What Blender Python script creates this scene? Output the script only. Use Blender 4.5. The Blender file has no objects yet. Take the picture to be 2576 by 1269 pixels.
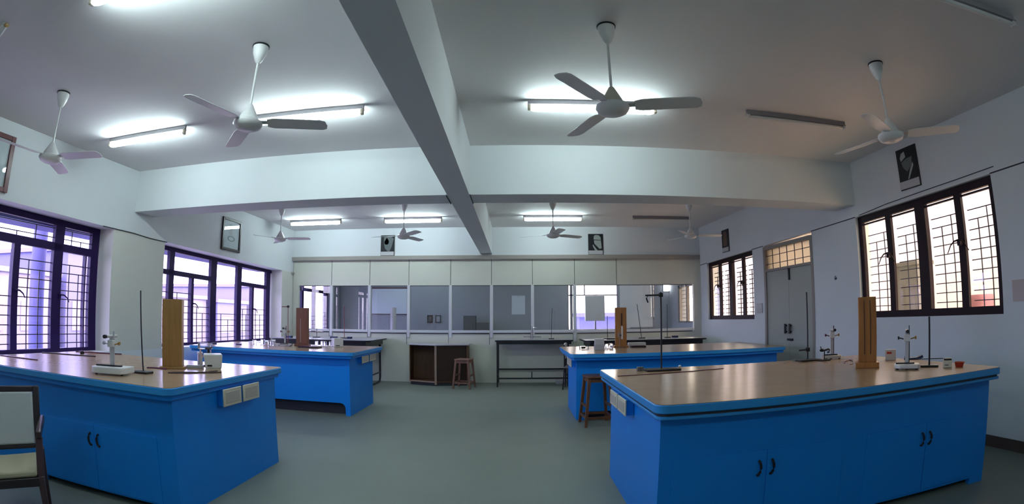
import bpy, bmesh, math, random
from mathutils import Vector, Matrix
random.seed(4)
C = bpy.context.scene.collection
PI = math.pi
R = math.radians
EYE = 1.45          # height of the camera above the floor
ZC = 3.48           # ceiling
ZB = 2.875          # underside of the beams
BZ = 0.945          # top of the blue benches

# ------------------------------------------------------------------ materials
def mat(name, col, rough=0.5, metal=0.0, noise=0.0, nscale=6.0, spec=0.5, emit=None, strength=0.0,
        trans=0.0, ior=1.45, coat=0.0, bump=0.0, bscale=60.0, stretch=None):
    m = bpy.data.materials.new(name); m.use_nodes = True
    nt = m.node_tree; b = nt.nodes['Principled BSDF']
    b.inputs['Base Color'].default_value = (*col, 1)
    b.inputs['Roughness'].default_value = rough
    b.inputs['Metallic'].default_value = metal
    b.inputs['Specular IOR Level'].default_value = spec
    b.inputs['IOR'].default_value = ior
    b.inputs['Transmission Weight'].default_value = trans
    b.inputs['Coat Weight'].default_value = coat
    if emit:
        b.inputs['Emission Color'].default_value = (*emit, 1)
        b.inputs['Emission Strength'].default_value = strength
    if noise or bump:
        tc = nt.nodes.new('ShaderNodeTexCoord'); mp = nt.nodes.new('ShaderNodeMapping')
        nt.links.new(tc.outputs['Object'], mp.inputs['Vector'])
        if stretch: mp.inputs['Scale'].default_value = stretch
    if noise:
        n = nt.nodes.new('ShaderNodeTexNoise'); n.inputs['Scale'].default_value = nscale; n.inputs['Detail'].default_value = 5
        nt.links.new(mp.outputs['Vector'], n.inputs['Vector'])
        r = nt.nodes.new('ShaderNodeValToRGB')
        r.color_ramp.elements[0].position = 0.3; r.color_ramp.elements[1].position = 0.7
        r.color_ramp.elements[0].color = (*[max(0, c * (1 - noise)) for c in col], 1)
        r.color_ramp.elements[1].color = (*[min(1, c * (1 + noise)) for c in col], 1)
        nt.links.new(n.outputs['Fac'], r.inputs['Fac']); nt.links.new(r.outputs['Color'], b.inputs['Base Color'])
    if bump:
        n2 = nt.nodes.new('ShaderNodeTexNoise'); n2.inputs['Scale'].default_value = bscale
        nt.links.new(mp.outputs['Vector'], n2.inputs['Vector'])
        bp = nt.nodes.new('ShaderNodeBump'); bp.inputs['Strength'].default_value = bump; bp.inputs['Distance'].default_value = 0.01
        nt.links.new(n2.outputs['Fac'], bp.inputs['Height']); nt.links.new(bp.outputs['Normal'], b.inputs['Normal'])
    return m

def glass(name, col=(1, 1, 1), mirror=0.08, rough=0.0):
    # thin window pane: lets light straight through, with a faint reflection that grows at grazing angles
    m = bpy.data.materials.new(name); m.use_nodes = True
    nt = m.node_tree; nt.nodes.clear()
    o = nt.nodes.new('ShaderNodeOutputMaterial'); t = nt.nodes.new('ShaderNodeBsdfTransparent'); g = nt.nodes.new('ShaderNodeBsdfGlossy')
    t.inputs[0].default_value = (*col, 1); g.inputs['Roughness'].default_value = rough
    lw = nt.nodes.new('ShaderNodeLayerWeight'); lw.inputs['Blend'].default_value = 0.5
    p = nt.nodes.new('ShaderNodeMath'); p.operation = 'POWER'; p.inputs[1].default_value = 5
    f = nt.nodes.new('ShaderNodeMapRange'); f.inputs['To Min'].default_value = mirror * 0.5; f.inputs['To Max'].default_value = 0.6
    nt.links.new(lw.outputs['Facing'], p.inputs[0]); nt.links.new(p.outputs[0], f.inputs['Value'])
    x = nt.nodes.new('ShaderNodeMixShader')
    nt.links.new(f.outputs[0], x.inputs[0]); nt.links.new(t.outputs[0], x.inputs[1]); nt.links.new(g.outputs[0], x.inputs[2])
    nt.links.new(x.outputs[0], o.inputs[0])
    return m

M = dict(
    wall=mat('wall_paint', (0.70, 0.73, 0.75), 0.7, noise=0.02, nscale=1.3),
    pillar=mat('pillar_paint', (0.66, 0.66, 0.60), 0.7, noise=0.02, nscale=1.5),
    ceiling=mat('ceiling_paint', (0.76, 0.74, 0.74), 0.8, noise=0.02, nscale=0.8),
    beam=mat('beam_paint', (0.70, 0.73, 0.74), 0.7, noise=0.02, nscale=1.0),
    floor=mat('floor_vinyl', (0.172, 0.20, 0.176), 0.5, noise=0.05, nscale=1.2, spec=0.35),
    skirting=mat('skirting_stone', (0.09, 0.06, 0.05), 0.4),
    panel=mat('partition_laminate', (0.63, 0.635, 0.55), 0.5, noise=0.02, nscale=1.5),
    profile=mat('partition_profile', (0.62, 0.63, 0.66), 0.4),
    cornice=mat('cornice_board', (0.34, 0.31, 0.28), 0.5),
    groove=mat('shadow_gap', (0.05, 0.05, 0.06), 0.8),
    blue=mat('blue_laminate', (0.003, 0.22, 0.74), 0.4, spec=0.4, noise=0.03, nscale=0.9),
    edge=mat('blue_edge_band', (0.025, 0.27, 0.68), 0.36, spec=0.45),
    top=mat('beige_laminate', (0.34, 0.22, 0.14), 0.23, noise=0.04, nscale=9, spec=0.42),
    black=mat('black_metal', (0.012, 0.012, 0.016), 0.4),
    blackp=mat('black_plastic', (0.018, 0.016, 0.022), 0.45),
    steel=mat('rod_steel', (0.03, 0.03, 0.035), 0.35, metal=0.4),
    redrod=mat('copper_rod', (0.22, 0.05, 0.06), 0.4, metal=0.3),
    chrome=mat('chrome', (0.62, 0.62, 0.65), 0.18, metal=1.0),
    brass=mat('brass', (0.42, 0.26, 0.09), 0.35, metal=0.8),
    alu=mat('painted_grey_metal', (0.50, 0.49, 0.52), 0.35),
    cablec=mat('cable_rubber', (0.035, 0.016, 0.02), 0.5),
    maroon=mat('maroon_bar', (0.10, 0.015, 0.05), 0.4),
    white=mat('white_plastic', (0.66, 0.66, 0.66), 0.35),
    cream=mat('cream_plastic', (0.62, 0.58, 0.46), 0.4),
    creamd=mat('cream_plastic_face', (0.46, 0.43, 0.38), 0.4),
    fanw=mat('fan_enamel', (0.76, 0.75, 0.74), 0.3),
    fancone=mat('fan_cone_enamel', (0.56, 0.52, 0.42), 0.35),
    wood=mat('orange_wood', (0.33, 0.135, 0.036), 0.4, noise=0.22, nscale=5, stretch=(6, 6, 0.6)),
    woody=mat('mustard_wood', (0.30, 0.155, 0.045), 0.4, noise=0.18, nscale=5, stretch=(6, 6, 0.6)),
    woodr=mat('reddish_wood', (0.17, 0.062, 0.032), 0.4, noise=0.18, nscale=5, stretch=(6, 6, 0.6)),
    woodd=mat('dark_slot', (0.05, 0.02, 0.01), 0.6),
    stool=mat('stool_wood', (0.20, 0.10, 0.072), 0.4, noise=0.25, nscale=6, stretch=(5, 5, 0.7)),
    stoolb=mat('stool_wood_brown', (0.11, 0.045, 0.02), 0.4, noise=0.25, nscale=6, stretch=(5, 5, 0.7)),
    cabin=mat('cabinet_brown', (0.10, 0.042, 0.016), 0.5, noise=0.15, nscale=4, stretch=(5, 5, 0.7)),
    cabdark=mat('cabinet_dark_brown', (0.032, 0.014, 0.008), 0.5),
    cabedge=mat('cabinet_edge', (0.32, 0.22, 0.17), 0.45),
    greytop=mat('grey_laminate', (0.40, 0.39, 0.43), 0.22),
    frame=mat('window_frame_flare', (0.016, 0.004, 0.06), 0.5, spec=0.3),  # purple lens flare put into the dark frame colour
    framer=mat('window_frame_brown', (0.018, 0.007, 0.012), 0.5, spec=0.25),
    grille=mat('grille_steel', (0.02, 0.018, 0.035), 0.5),
    pane=glass('window_glass', (1.0, 1.0, 1.0), 0.06),
    ppane=glass('partition_glass', (0.86, 0.88, 0.90), 0.10),
    door=mat('door_grey_green', (0.36, 0.38, 0.34), 0.5),
    doorf=mat('door_frame_grey', (0.28, 0.25, 0.23), 0.5),
    frost=mat('transom_glass', (0.80, 0.72, 0.55), 0.5, trans=0.6),
    tube=mat('lit_tube', (0.9, 0.95, 1.0), 0.4, emit=(0.78, 0.98, 1.0), strength=40),
    tuboff=mat('unlit_tube', (0.70, 0.68, 0.66), 0.3),
    cap=mat('tube_cap', (0.50, 0.43, 0.33), 0.5),
    batten=mat('batten_grey', (0.30, 0.28, 0.30), 0.5),
    patch=mat('lit_patch', (1, 1, 1), 0.4, emit=(1, 0.98, 0.95), strength=6),
    picframe=mat('picture_frame_dark', (0.035, 0.022, 0.025), 0.35),
    picframer=mat('picture_frame_red', (0.13, 0.04, 0.045), 0.3),
    paper=mat('picture_paper', (0.62, 0.66, 0.68), 0.5),
    paperp=mat('pinkish_paper', (0.55, 0.46, 0.46), 0.6),
    caption=mat('caption_card', (0.52, 0.51, 0.53), 0.5),
    ink=mat('print_black', (0.012, 0.013, 0.016), 0.4),
    pgrey=mat('print_grey', (0.13, 0.15, 0.15), 0.5),
    ppale=mat('print_pale', (0.36, 0.40, 0.37), 0.5),
    pbrown=mat('print_brown', (0.14, 0.075, 0.05), 0.5),
    picglass=glass('picture_glass', (0.95, 0.97, 0.97), 0.10),
    chairf=mat('chair_frame_brown', (0.055, 0.03, 0.035), 0.3),
    chaird=mat('chair_frame_dark', (0.02, 0.014, 0.018), 0.35),
    chairp=mat('chair_back_pad', (0.42, 0.45, 0.47), 0.7, bump=0.1, bscale=200),
    chairs=mat('chair_seat_pad', (0.40, 0.37, 0.26), 0.7, bump=0.1, bscale=200),
    clear=mat('clear_acrylic', (0.92, 0.92, 0.95), 0.06, trans=0.92),
    beaker=mat('beaker_glass', (0.95, 0.95, 1.0), 0.03, trans=1.0),
    hook=mat('pink_tubing', (0.62, 0.42, 0.40), 0.4),
    red=mat('red_plastic', (0.42, 0.035, 0.015), 0.4),
    navy=mat('navy_cloth', (0.02, 0.03, 0.09), 0.7),
    card=mat('carton', (0.50, 0.45, 0.40), 0.5),
    board=mat('whiteboard', (0.74, 0.85, 0.92), 0.5),
    dkbox=mat('dark_grey_box', (0.13, 0.13, 0.13), 0.6),
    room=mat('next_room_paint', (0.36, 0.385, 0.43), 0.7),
    lilac=mat('outside_lilac_render', (0.075, 0.078, 0.27), 0.8),
    lilac2=mat('outside_pale_render', (0.125, 0.12, 0.27), 0.8),
    outc=mat('outside_cream_render', (0.36, 0.315, 0.20), 0.8),
    outg=mat('outside_grey_render', (0.13, 0.125, 0.11), 0.8),
    outr=mat('outside_red_paint', (0.22, 0.09, 0.09), 0.7),
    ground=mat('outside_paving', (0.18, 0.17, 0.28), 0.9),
    groundw=mat('outside_bounce_paving', (0.85, 0.66, 0.42), 0.9),  # bright warm colour puts sunlit bounce into the ground, lifting the ceiling
    leaf=mat('leaves', (0.05, 0.12, 0.08), 0.7),
)

# ------------------------------------------------------------------ mesh helpers
class MB:
    """collects shapes and links them as ONE mesh object"""
    def __init__(s): s.bm = bmesh.new()
    def poly(s, vs, fs):
        v = [s.bm.verts.new(p) for p in vs]
        for f in fs:
            try: s.bm.faces.new([v[i] for i in f])
            except ValueError: pass
        return s
    def box(s, x0, x1, y0, y1, z0, z1, m=None):
        x0, x1 = min(x0, x1), max(x0, x1); y0, y1 = min(y0, y1), max(y0, y1); z0, z1 = min(z0, z1), max(z0, z1)
        P = [Vector((x, y, z)) for x in (x0, x1) for y in (y0, y1) for z in (z0, z1)]
        if m is not None: P = [m @ p for p in P]
        s.poly(P, [(0, 1, 3, 2), (4, 6, 7, 5), (0, 4, 5, 1), (2, 3, 7, 6), (0, 2, 6, 4), (1, 5, 7, 3)])
        return s
    def prism(s, pts, z0, z1, m=None):
        n = len(pts)
        P = [Vector((x, y, z0)) for x, y in pts] + [Vector((x, y, z1)) for x, y in pts]
        if m is not None: P = [m @ p for p in P]
        s.poly(P, [tuple(range(n))[::-1], tuple(range(n, 2 * n))] + [(i, (i + 1) % n, n + (i + 1) % n, n + i) for i in range(n)])
        return s
    def lathe(s, prof, x=0, y=0, n=24, m=None):
        """prof: (radius, z) list from bottom to top; a radius of 0 closes the end"""
        rings = []
        for r, z in prof:
            if r < 1e-6: ps = [Vector((x, y, z))]
            else: ps = [Vector((x + r * math.cos(2 * PI * i / n), y + r * math.sin(2 * PI * i / n), z)) for i in range(n)]
            if m is not None: ps = [m @ p for p in ps]
            rings.append([s.bm.verts.new(p) for p in ps])
        for a, b in zip(rings, rings[1:]):
            for i in range(n):
                j = (i + 1) % n
                f = ([a[0], b[j], b[i]][::-1] if len(a) == 1 else [a[i], a[j], b[0]] if len(b) == 1 else [a[i], a[j], b[j], b[i]])
                if len(a) == 1 and len(b) == 1: continue
                try: s.bm.faces.new(f)
                except ValueError: pass
        if len(rings[0]) > 2: s.bm.faces.new(rings[0][::-1])
        if len(rings[-1]) > 2: s.bm.faces.new(rings[-1])
        return s
    def tube(s, pts, r, n=10, r2=None):
        """round bar along a polyline; r2 is the radius at the far end"""
        pts = [Vector(p) for p in pts]; k = len(pts); rings = []
        up = Vector((0, 0, 1))
        for i, p in enumerate(pts):
            t = (pts[min(i + 1, k - 1)] - pts[max(i - 1, 0)]).normalized()
            a = up if abs(t.dot(up)) < 0.95 else Vector((1, 0, 0))
            u = t.cross(a).normalized(); w = t.cross(u).normalized()
            rr = r if r2 is None else r + (r2 - r) * i / (k - 1)
            rings.append([s.bm.verts.new(p + u * rr * math.cos(2 * PI * j / n) + w * rr * math.sin(2 * PI * j / n)) for j in range(n)])
        for a, b in zip(rings, rings[1:]):
            for j in range(n): s.bm.faces.new([a[j], a[(j + 1) % n], b[(j + 1) % n], b[j]])
        s.bm.faces.new(rings[0]); s.bm.faces.new(rings[-1])
        return s
    def bar(s, a, b, w, d=None, w2=None):
        """square bar from a to b, w wide, tapering to w2"""
        d = d or w; a = Vector(a); b = Vector(b); t = (b - a).normalized()
        u = t.cross(Vector((0, 1, 0)) if abs(t.y) < 0.9 else Vector((1, 0, 0))).normalized(); v = t.cross(u).normalized()
        k = 1 if w2 is None else w2 / w
        P = [a + u * (i * w / 2) + v * (j * d / 2) for i, j in ((-1, -1), (1, -1), (1, 1), (-1, 1))] + \
            [b + u * (i * w * k / 2) + v * (j * d * k / 2) for i, j in ((-1, -1), (1, -1), (1, 1), (-1, 1))]
        s.poly(P, [(3, 2, 1, 0), (4, 5, 6, 7), (0, 1, 5, 4), (1, 2, 6, 5), (2, 3, 7, 6), (3, 0, 4, 7)])
        return s
    def ball(s, c, r, sx=1, sy=1, sz=1):
        bmesh.ops.create_uvsphere(s.bm, u_segments=16, v_segments=10, radius=r,
                                  matrix=Matrix.Translation(c) @ Matrix.Diagonal((sx, sy, sz, 1)))
        return s
    def build(s, name, m, parent=None, loc=None, bevel=0, smooth=False, warp=None, seg=2):
        if warp:
            for v in s.bm.verts: v.co = warp(v.co)
        bmesh.ops.recalc_face_normals(s.bm, faces=s.bm.faces[:])
        me = bpy.data.meshes.new(name); s.bm.to_mesh(me); s.bm.free()
        me.materials.append(M[m] if isinstance(m, str) else m)
        o = bpy.data.objects.new(name, me); C.objects.link(o)
        if loc: o.location = loc
        if parent: o.parent = parent
        if bevel:
            b = o.modifiers.new('bevel', 'BEVEL'); b.width = bevel; b.segments = seg; b.limit_method = 'ANGLE'; b.angle_limit = R(35)
        if smooth or bevel:
            me.polygons.foreach_set('use_smooth', [True] * len(me.polygons))
            if hasattr(me, 'set_sharp_from_angle'): me.set_sharp_from_angle(angle=R(40))
        return o

def tag(o, label=None, cat=None, group=None, kind=None):
    if label: o['label'] = label
    if cat: o['category'] = cat
    if group: o['group'] = group
    if kind: o['kind'] = kind
    return o
def thing(name, label, cat, loc=(0, 0, 0), rotz=0, group=None, kind=None):
    o = bpy.data.objects.new(name, None); C.objects.link(o); o.empty_display_size = 0.1
    o.location = loc; o.rotation_euler = (0, 0, rotz)
    return tag(o, label, cat, group, kind)
def box(name, m, parent, x0, x1, y0, y1, z0, z1, bevel=0):
    return MB().box(x0, x1, y0, y1, z0, z1).build(name, m, parent, bevel=bevel)
def rrect(x0, x1, y0, y1, r, n=6):
    pts = []
    for cx, cy, a in ((x1 - r, y1 - r, 0), (x0 + r, y1 - r, 90), (x0 + r, y0 + r, 180), (x1 - r, y0 + r, 270)):
        for i in range(n + 1):
            t = R(a + 90 * i / n); pts.append((cx + r * math.cos(t), cy + r * math.sin(t)))
    return pts
def wall_mesh(s0, s1, z0, z1, x0, x1, holes):
    """slab along local y (s) with rectangular holes (a, b, za, zb); only outer faces, so no seams"""
    S = sorted({s0, s1, *[h[0] for h in holes], *[h[1] for h in holes]}); Z = sorted({z0, z1, *[h[2] for h in holes], *[h[3] for h in holes]})
    solid = {}
    for i in range(len(S) - 1):
        for j in range(len(Z) - 1):
            cs, cz = (S[i] + S[i + 1]) / 2, (Z[j] + Z[j + 1]) / 2
            solid[i, j] = not any(a < cs < b and c < cz < d for a, b, c, d in holes)
    mb = MB()
    for (i, j), on in solid.items():
        if not on: continue
        a, b, c, d = S[i], S[i + 1], Z[j], Z[j + 1]
        for x in (x0, x1): mb.poly([(x, a, c), (x, b, c), (x, b, d), (x, a, d)], [(0, 1, 2, 3)])
        for di, dj, q in ((-1, 0, [(x0, a, c), (x1, a, c), (x1, a, d), (x0, a, d)]), (1, 0, [(x0, b, c), (x1, b, c), (x1, b, d), (x0, b, d)]),
                          (0, -1, [(x0, a, c), (x1, a, c), (x1, b, c), (x0, b, c)]), (0, 1, [(x0, a, d), (x1, a, d), (x1, b, d), (x0, b, d)])):
            if not solid.get((i + di, j + dj), False): mb.poly(q, [(0, 1, 2, 3)])
    bmesh.ops.remove_doubles(mb.bm, verts=mb.bm.verts[:], dist=1e-5)
    return mb
def place(o, frame):
    o.location = frame[0]; o.rotation_euler = (0, 0, frame[1]); return o

# local frames of the two long walls: local y runs along the wall, local x across it
LW = ((-5.59, 3.0, 0), -math.atan(0.29 / 7.95))      # +x into the room
RW = ((4.80, 3.40, 0), math.atan(0.53 / 7.55))       # +x out of the room
YB = 10.95

# ------------------------------------------------------------------ the shell
tag(MB().poly([(-6.6, -5, 0), (6.6, -5, 0), (6.6, 14.7, 0), (-6.6, 14.7, 0), (-6.6, -5, -0.2), (6.6, -5, -0.2), (6.6, 14.7, -0.2), (-6.6, 14.7, -0.2)],
             [(0, 1, 2, 3), (7, 6, 5, 4), (0, 4, 5, 1), (1, 5, 6, 2), (2, 6, 7, 3), (3, 7, 4, 0)]).build('floor', 'floor'),
    'smooth grey green vinyl floor of the laboratory', 'floor', kind='structure')
tag(box('ceiling', 'ceiling', None, -6.6, 6.6, -5, 14.7, ZC, ZC + 0.2), 'flat painted ceiling above the laboratory', 'ceiling', kind='structure')
tag(box('wall_front', 'wall', None, -6.2, 5.9, -5.0, -4.85, 0, ZC), 'plain painted wall behind the camera', 'wall', kind='structure')

# left wall: lintel, pillars and sill wall; the windows sit back in the recess
ltop = lambda s: 2.605 - 0.017 * s                       # lintel underside falls slightly
mb = MB()
def slab(mb, s0, s1, z00, z01, z10, z11, x0, x1):        # quad in (s, z) extruded in x
    P = [(x, s, z) for x in (x0, x1) for s, z in ((s0, z00), (s1, z10), (s1, z11), (s0, z01))]
    mb.poly(P, [(0, 1, 2, 3), (7, 6, 5, 4), (0, 4, 5, 1), (1, 5, 6, 2), (2, 6, 7, 3), (3, 7, 4, 0)])
slab(mb, -8, 7.98, ltop(-8), ZC, ltop(7.98), ZC, -0.42, 0)
slab(mb, -8, 11.8, 0, 0.885, 0, 0.885, -0.42, -0.0)
tag(place(mb.build('wall_left', 'wall'), LW), 'white wall above and below the big left windows', 'wall', kind='structure')
PIL = []
for nm, a, b, lab in (('pillar', 2.22, 3.36, 'wide cream pillar between the two big left windows'),
                      ('pillar', 7.42, 7.98, 'pale pillar where the left windows meet the partition'),
                      ('pillar', -8.0, -0.55, 'pale pillar beside the nearest left window')):
    m_ = MB(); slab(m_, a, b, 0.885, ltop(a), 0.885, ltop(b), -0.42, 0.0)
    PIL.append(tag(place(m_.build(nm, 'pillar'), LW), lab, 'pillar', kind='structure'))
tag(place(MB().tube([(0.006, 2.0, ltop(2) - 0.005), (0.008, 2.6, ltop(2.6) + 0.004), (0.008, 3.0, ltop(3) - 0.01), (0.006, 3.4, ltop(3.4) - 0.005)], 0.007).build('trim_1', 'groove'), LW),
    'thin dark cable along the top of the wide cream pillar', 'trim', kind='structure')

# right wall with openings for two windows and the door
rtop = lambda s: 2.753 - 0.0197 * s
RWIN = [(-0.04, 2.236), (5.187, 7.212)]
DOOR = (3.30, 4.79)
holes = [(RWIN[0][0], RWIN[0][1], 1.34, rtop(1.1)), (DOOR[0], DOOR[1], 0.0, 2.635), (RWIN[1][0], RWIN[1][1], 1.346, rtop(6.2))]
def rwarp(v):                                             # openings follow the slightly falling lintel line
    if 2.45 < v.z < 2.9 and v.y > -0.3: v.z = rtop(v.y)
    return v
tag(place(wall_mesh(-8.4, 7.75, 0, ZC, 0, 0.26, holes).build('wall_right', 'wall', warp=rwarp), RW),
    'pale wall with two grilled windows and a double door', 'wall', kind='structure')
mb = MB()
for a, b in ((-3.0, -0.04), (2.236, 3.30), (4.79, 5.187), (7.212, 7.62)):
    slab(mb, a, b, rtop(a) - 0.004, rtop(a) + 0.008, rtop(b) - 0.004, rtop(b) + 0.008, -0.008, 0.002)
tag(place(mb.build('trim_2', 'groove'), RW), 'thin dark line running along the right wall at lintel height', 'trim', kind='structure')
tag(place(MB().box(-0.016, 0.0, -8.3, 3.25, 0.0, 0.115).box(-0.016, 0.0, 4.84, 7.7, 0.0, 0.115).build('baseboard_right', 'skirting'), RW),
    'dark brown skirting along the foot of the right wall', 'skirting', kind='structure')

# back wall band above the partition, beams
tag(box('wall_back', 'wall', None, -5.75, 4.75, YB, YB + 0.1, 2.80, ZC), 'pale wall band above the glazed partition', 'wall', kind='structure')
tag(box('ceiling_beam', 'beam', None, -5.52, 4.95, 5.60, 6.03, ZB, ZC), 'wide cross beam spanning the room from wall to wall', 'beam', kind='structure')
tag(box('ceiling_beam', 'beam', None, -0.803, -0.543, -4.85, YB, ZB - 0.002, ZC), 'long beam running from the camera to the partition', 'beam', kind='structure')
for x in (-0.815, -0.535):
    tag(MB().bar((x, 5.60, ZB - 0.001), (x, 6.03, ZB - 0.001), 0.02, 0.008).build('trim_3', 'groove'), 'short dark joint where the two beams cross, %s side' % ('window' if x < -0.7 else 'door'), 'trim', kind='structure')

# ------------------------------------------------------------------ glazed partition
pt = thing('partition', 'cream panel partition with a row of glass panes across the back', 'partition', (0, YB, 0), kind='structure')
PX0, PX1 = -5.28, 4.36
posts = [-4.28, -3.34, -2.42, -1.47, -0.555, 0.36, 1.30]
edges = [-5.128] + posts + [4.08]
mb = MB().box(PX0, PX1, 0.0, 0.07, 2.165, 2.76).box(PX0, PX1, 0.0, 0.07, 0.0, 1.10).box(PX0, -5.128, 0.0, 0.07, 1.10, 2.165).box(4.08, PX1, 0.0, 0.07, 1.10, 2.165)
mb.build('panel_boards', 'panel', pt)
mb = MB()
for x in posts + [2.25]: mb.box(x - 0.005, x + 0.005, -0.003, 0.01, 2.175, 2.75)
for x in posts: mb.box(x - 0.05, x - 0.043, -0.003, 0.01, 0.85, 1.085)
mb.build('panel_joint', 'groove', pt)
for x in posts: box('post', 'profile', pt, x - 0.033, x + 0.033, -0.02, 0.09, 1.0 if x < 1 else 0.9, 2.165, 0.006)
for a, b in zip(edges, edges[1:]):
    box('sill_rail', 'profile', pt, a + 0.033, b - 0.033, -0.03, 0.08, 1.108, 1.162, 0.005)
    box('sill_gap', 'groove', pt, a + 0.05, b - 0.05, -0.006, 0.01, 1.082, 1.1)
    box('head_rail', 'groove', pt, a + 0.033, b - 0.033, -0.004, 0.03, 2.152, 2.165)
    p = box('pane', 'ppane', pt, a + 0.03, b - 0.03, 0.028, 0.034, 1.16, 2.155)
tag(MB().prism([(-0.075, 2.745), (0.0, 2.745), (0.0, 2.835), (-0.085, 2.835), (-0.085, 2.828)], PX0 - 0.03, 4.24,
    Matrix(((0, 0, 1, 0), (1, 0, 0, YB), (0, 1, 0, 0), (0, 0, 0, 1)))).build('trim_4', 'cornice', bevel=0.004), 'brown grey ledge capping the partition panels', 'ledge', kind='structure')
tag(MB().box(-5.62, -5.24, YB - 0.10, YB - 0.03, 2.44, 2.475).build('trim_5', 'cornice'), 'small dark lip at the corner above the last left window', 'trim', kind='structure')

# ------------------------------------------------------------------ windows
def bars(mb, s0, s1, z0, z1, x, step, nv, r=0.0058, skip=()):
    """one grille: horizontals every step, nv verticals"""
    n = int((z1 - z0) / step)
    for i in range(n):
        z = z0 + step * (i + 0.6); mb.box(x - r, x + r, s0, s1, z - r, z + r)
    for k in range(nv):
        s = s0 + (s1 - s0) * (k + 1) / (nv + 1); mb.box(x - r, x + r, s - r, s + r, z0, z0 + step * (n - 0.4 - (k % 2)))
def handle(parent, x, s, z, side):
    mb = MB().box(x - 0.012, x + 0.012, s - 0.02, s + 0.02, z - 0.03, z + 0.03)
    mb.tube([(x + 0.02, s, z + 0.02), (x + 0.045, s + side * 0.05, z + 0.015), (x + 0.05, s + side * 0.10, z - 0.02), (x + 0.05, s + side * 0.13, z - 0.07)], 0.013, 8, 0.006)
    mb.build('handle', 'frame', parent, smooth=True)

lf = lambda s: (lambda v: v)
def lwarp(v):
    t = (v.z - 0.885) / (2.56 - 0.885)
    v.z = 0.885 + t * (ltop(v.y) - 0.012 - 0.885); return v
XF0, XF1 = -0.36, -0.29                                  # frame depth inside the recess
# nearest left window
w = place(thing('window_1', 'nearest left window, dark frame with grilles and casement handles', 'window', kind='structure'), LW)
fb = lambda s0, s1, z0, z1, x0=XF0, x1=XF1: MB().box(x0, x1, s0, s1, z0, z1)
MB().box(XF0, XF1, -0.55, 2.20, 0.885, 0.935).box(XF0, XF1, -0.55, 2.20, 2.49, 2.57).box(XF0, XF1, -0.55, -0.46, 0.93, 2.49).box(XF0, XF1, 2.06, 2.20, 0.93, 2.49).build('frame', 'frame', w, warp=lwarp)
fb(-0.46, 2.06, 2.17, 2.27).build('transom', 'frame', w, warp=lwarp)
fb(0.09, 0.25, 0.93, 2.49).build('mullion', 'frame', w, warp=lwarp)
fb(1.40, 1.555, 0.93, 2.49).build('mullion', 'frame', w, warp=lwarp)
fb(0.775, 0.87, 0.93, 2.17, XF0, XF1 + 0.01).build('meeting_stile', 'frame', w, warp=lwarp)
fb(1.965, 1.985, 0.93, 2.17).build('meeting_stile', 'frame', w, warp=lwarp)
for a, b, top in ((0.25, 0.775, 1.66), (0.87, 1.40, 2.07), (1.555, 2.06, 2.07), (-0.46, 0.09, 1.66)):
    mb = MB(); bars(mb, a, b, 0.93, top, -0.345, 0.113, 2); mb.build('grille', 'grille', w)
for a, b in ((0.25, 1.40), (1.555, 2.06)):
    mb = MB(); bars(mb, a, b, 2.27, 2.52, -0.345, 0.12, 3 if b - a > 1 else 2); mb.build('grille', 'grille', w)
for a, b, c, d in ((-0.46, 0.09, 0.93, 2.17), (0.25, 0.775, 0.93, 2.17), (0.87, 1.40, 0.93, 2.17), (1.555, 2.06, 0.93, 2.17), (-0.46, 0.09, 2.27, 2.49), (0.25, 1.40, 2.27, 2.49), (1.555, 2.06, 2.27, 2.49)):
    fb(a, b, c, d, -0.325, -0.321).build('pane', 'pane', w, warp=lwarp)
handle(w, -0.285, 0.82, 1.62, 1); handle(w, -0.285, 1.53, 1.60, 1)
# second left window
w = place(thing('window_2', 'far left window, dark frame with five bays beside the cream pillar', 'window', kind='structure'), LW)
MB().box(XF0, XF1, 3.3, 7.5, 0.885, 0.935).box(XF0, XF1, 3.3, 7.5, 2.50, 2.57).box(XF0, XF1, 3.3, 3.42, 0.93, 2.50).box(XF0, XF1, 7.43, 7.52, 0.93, 2.50).build('frame', 'frame', w, warp=lwarp)
fb(3.42, 5.06, 2.10, 2.185).build('transom', 'frame', w, warp=lwarp)
fb(6.15, 7.2, 2.10, 2.185).build('transom', 'frame', w, warp=lwarp)
for a, b in ((3.83, 3.96), (5.06, 5.25), (5.99, 6.155), (7.2, 7.37)): fb(a, b, 0.93, 2.50).build('mullion', 'frame', w, warp=lwarp)
for s in (4.49, 6.61): fb(s - 0.035, s + 0.035, 0.93, 2.10, XF0, XF1 + 0.01).build('meeting_stile', 'frame', w, warp=lwarp)
for a, b, top, nv in ((3.42, 3.83, 1.85, 1), (3.96, 4.45, 1.85, 2), (4.53, 5.06, 1.62, 2), (5.25, 5.99, 1.60, 2), (6.155, 6.575, 1.72, 2), (6.645, 7.2, 1.72, 2)):
    mb = MB(); bars(mb, a, b, 0.93, top, -0.345, 0.113, nv); mb.build('grille', 'grille', w)
for a, b, c, d in ((3.42, 3.83, 0.93, 2.1), (3.96, 4.455, 0.93, 2.1), (4.525, 5.06, 0.93, 2.1), (5.25, 5.99, 0.93, 2.5), (6.155, 6.575, 0.93, 2.1), (6.645, 7.2, 0.93, 2.1), (3.42, 3.83, 2.185, 2.5), (3.96, 5.06, 2.185, 2.5), (6.155, 7.2, 2.185, 2.5), (7.37, 7.43, 0.93, 2.5)):
    fb(a, b, c, d, -0.325, -0.321).build('pane', 'pane', w, warp=lwarp)
handle(w, -0.285, 4.49, 1.60, 1); handle(w, -0.285, 6.61, 1.56, 1)

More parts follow.
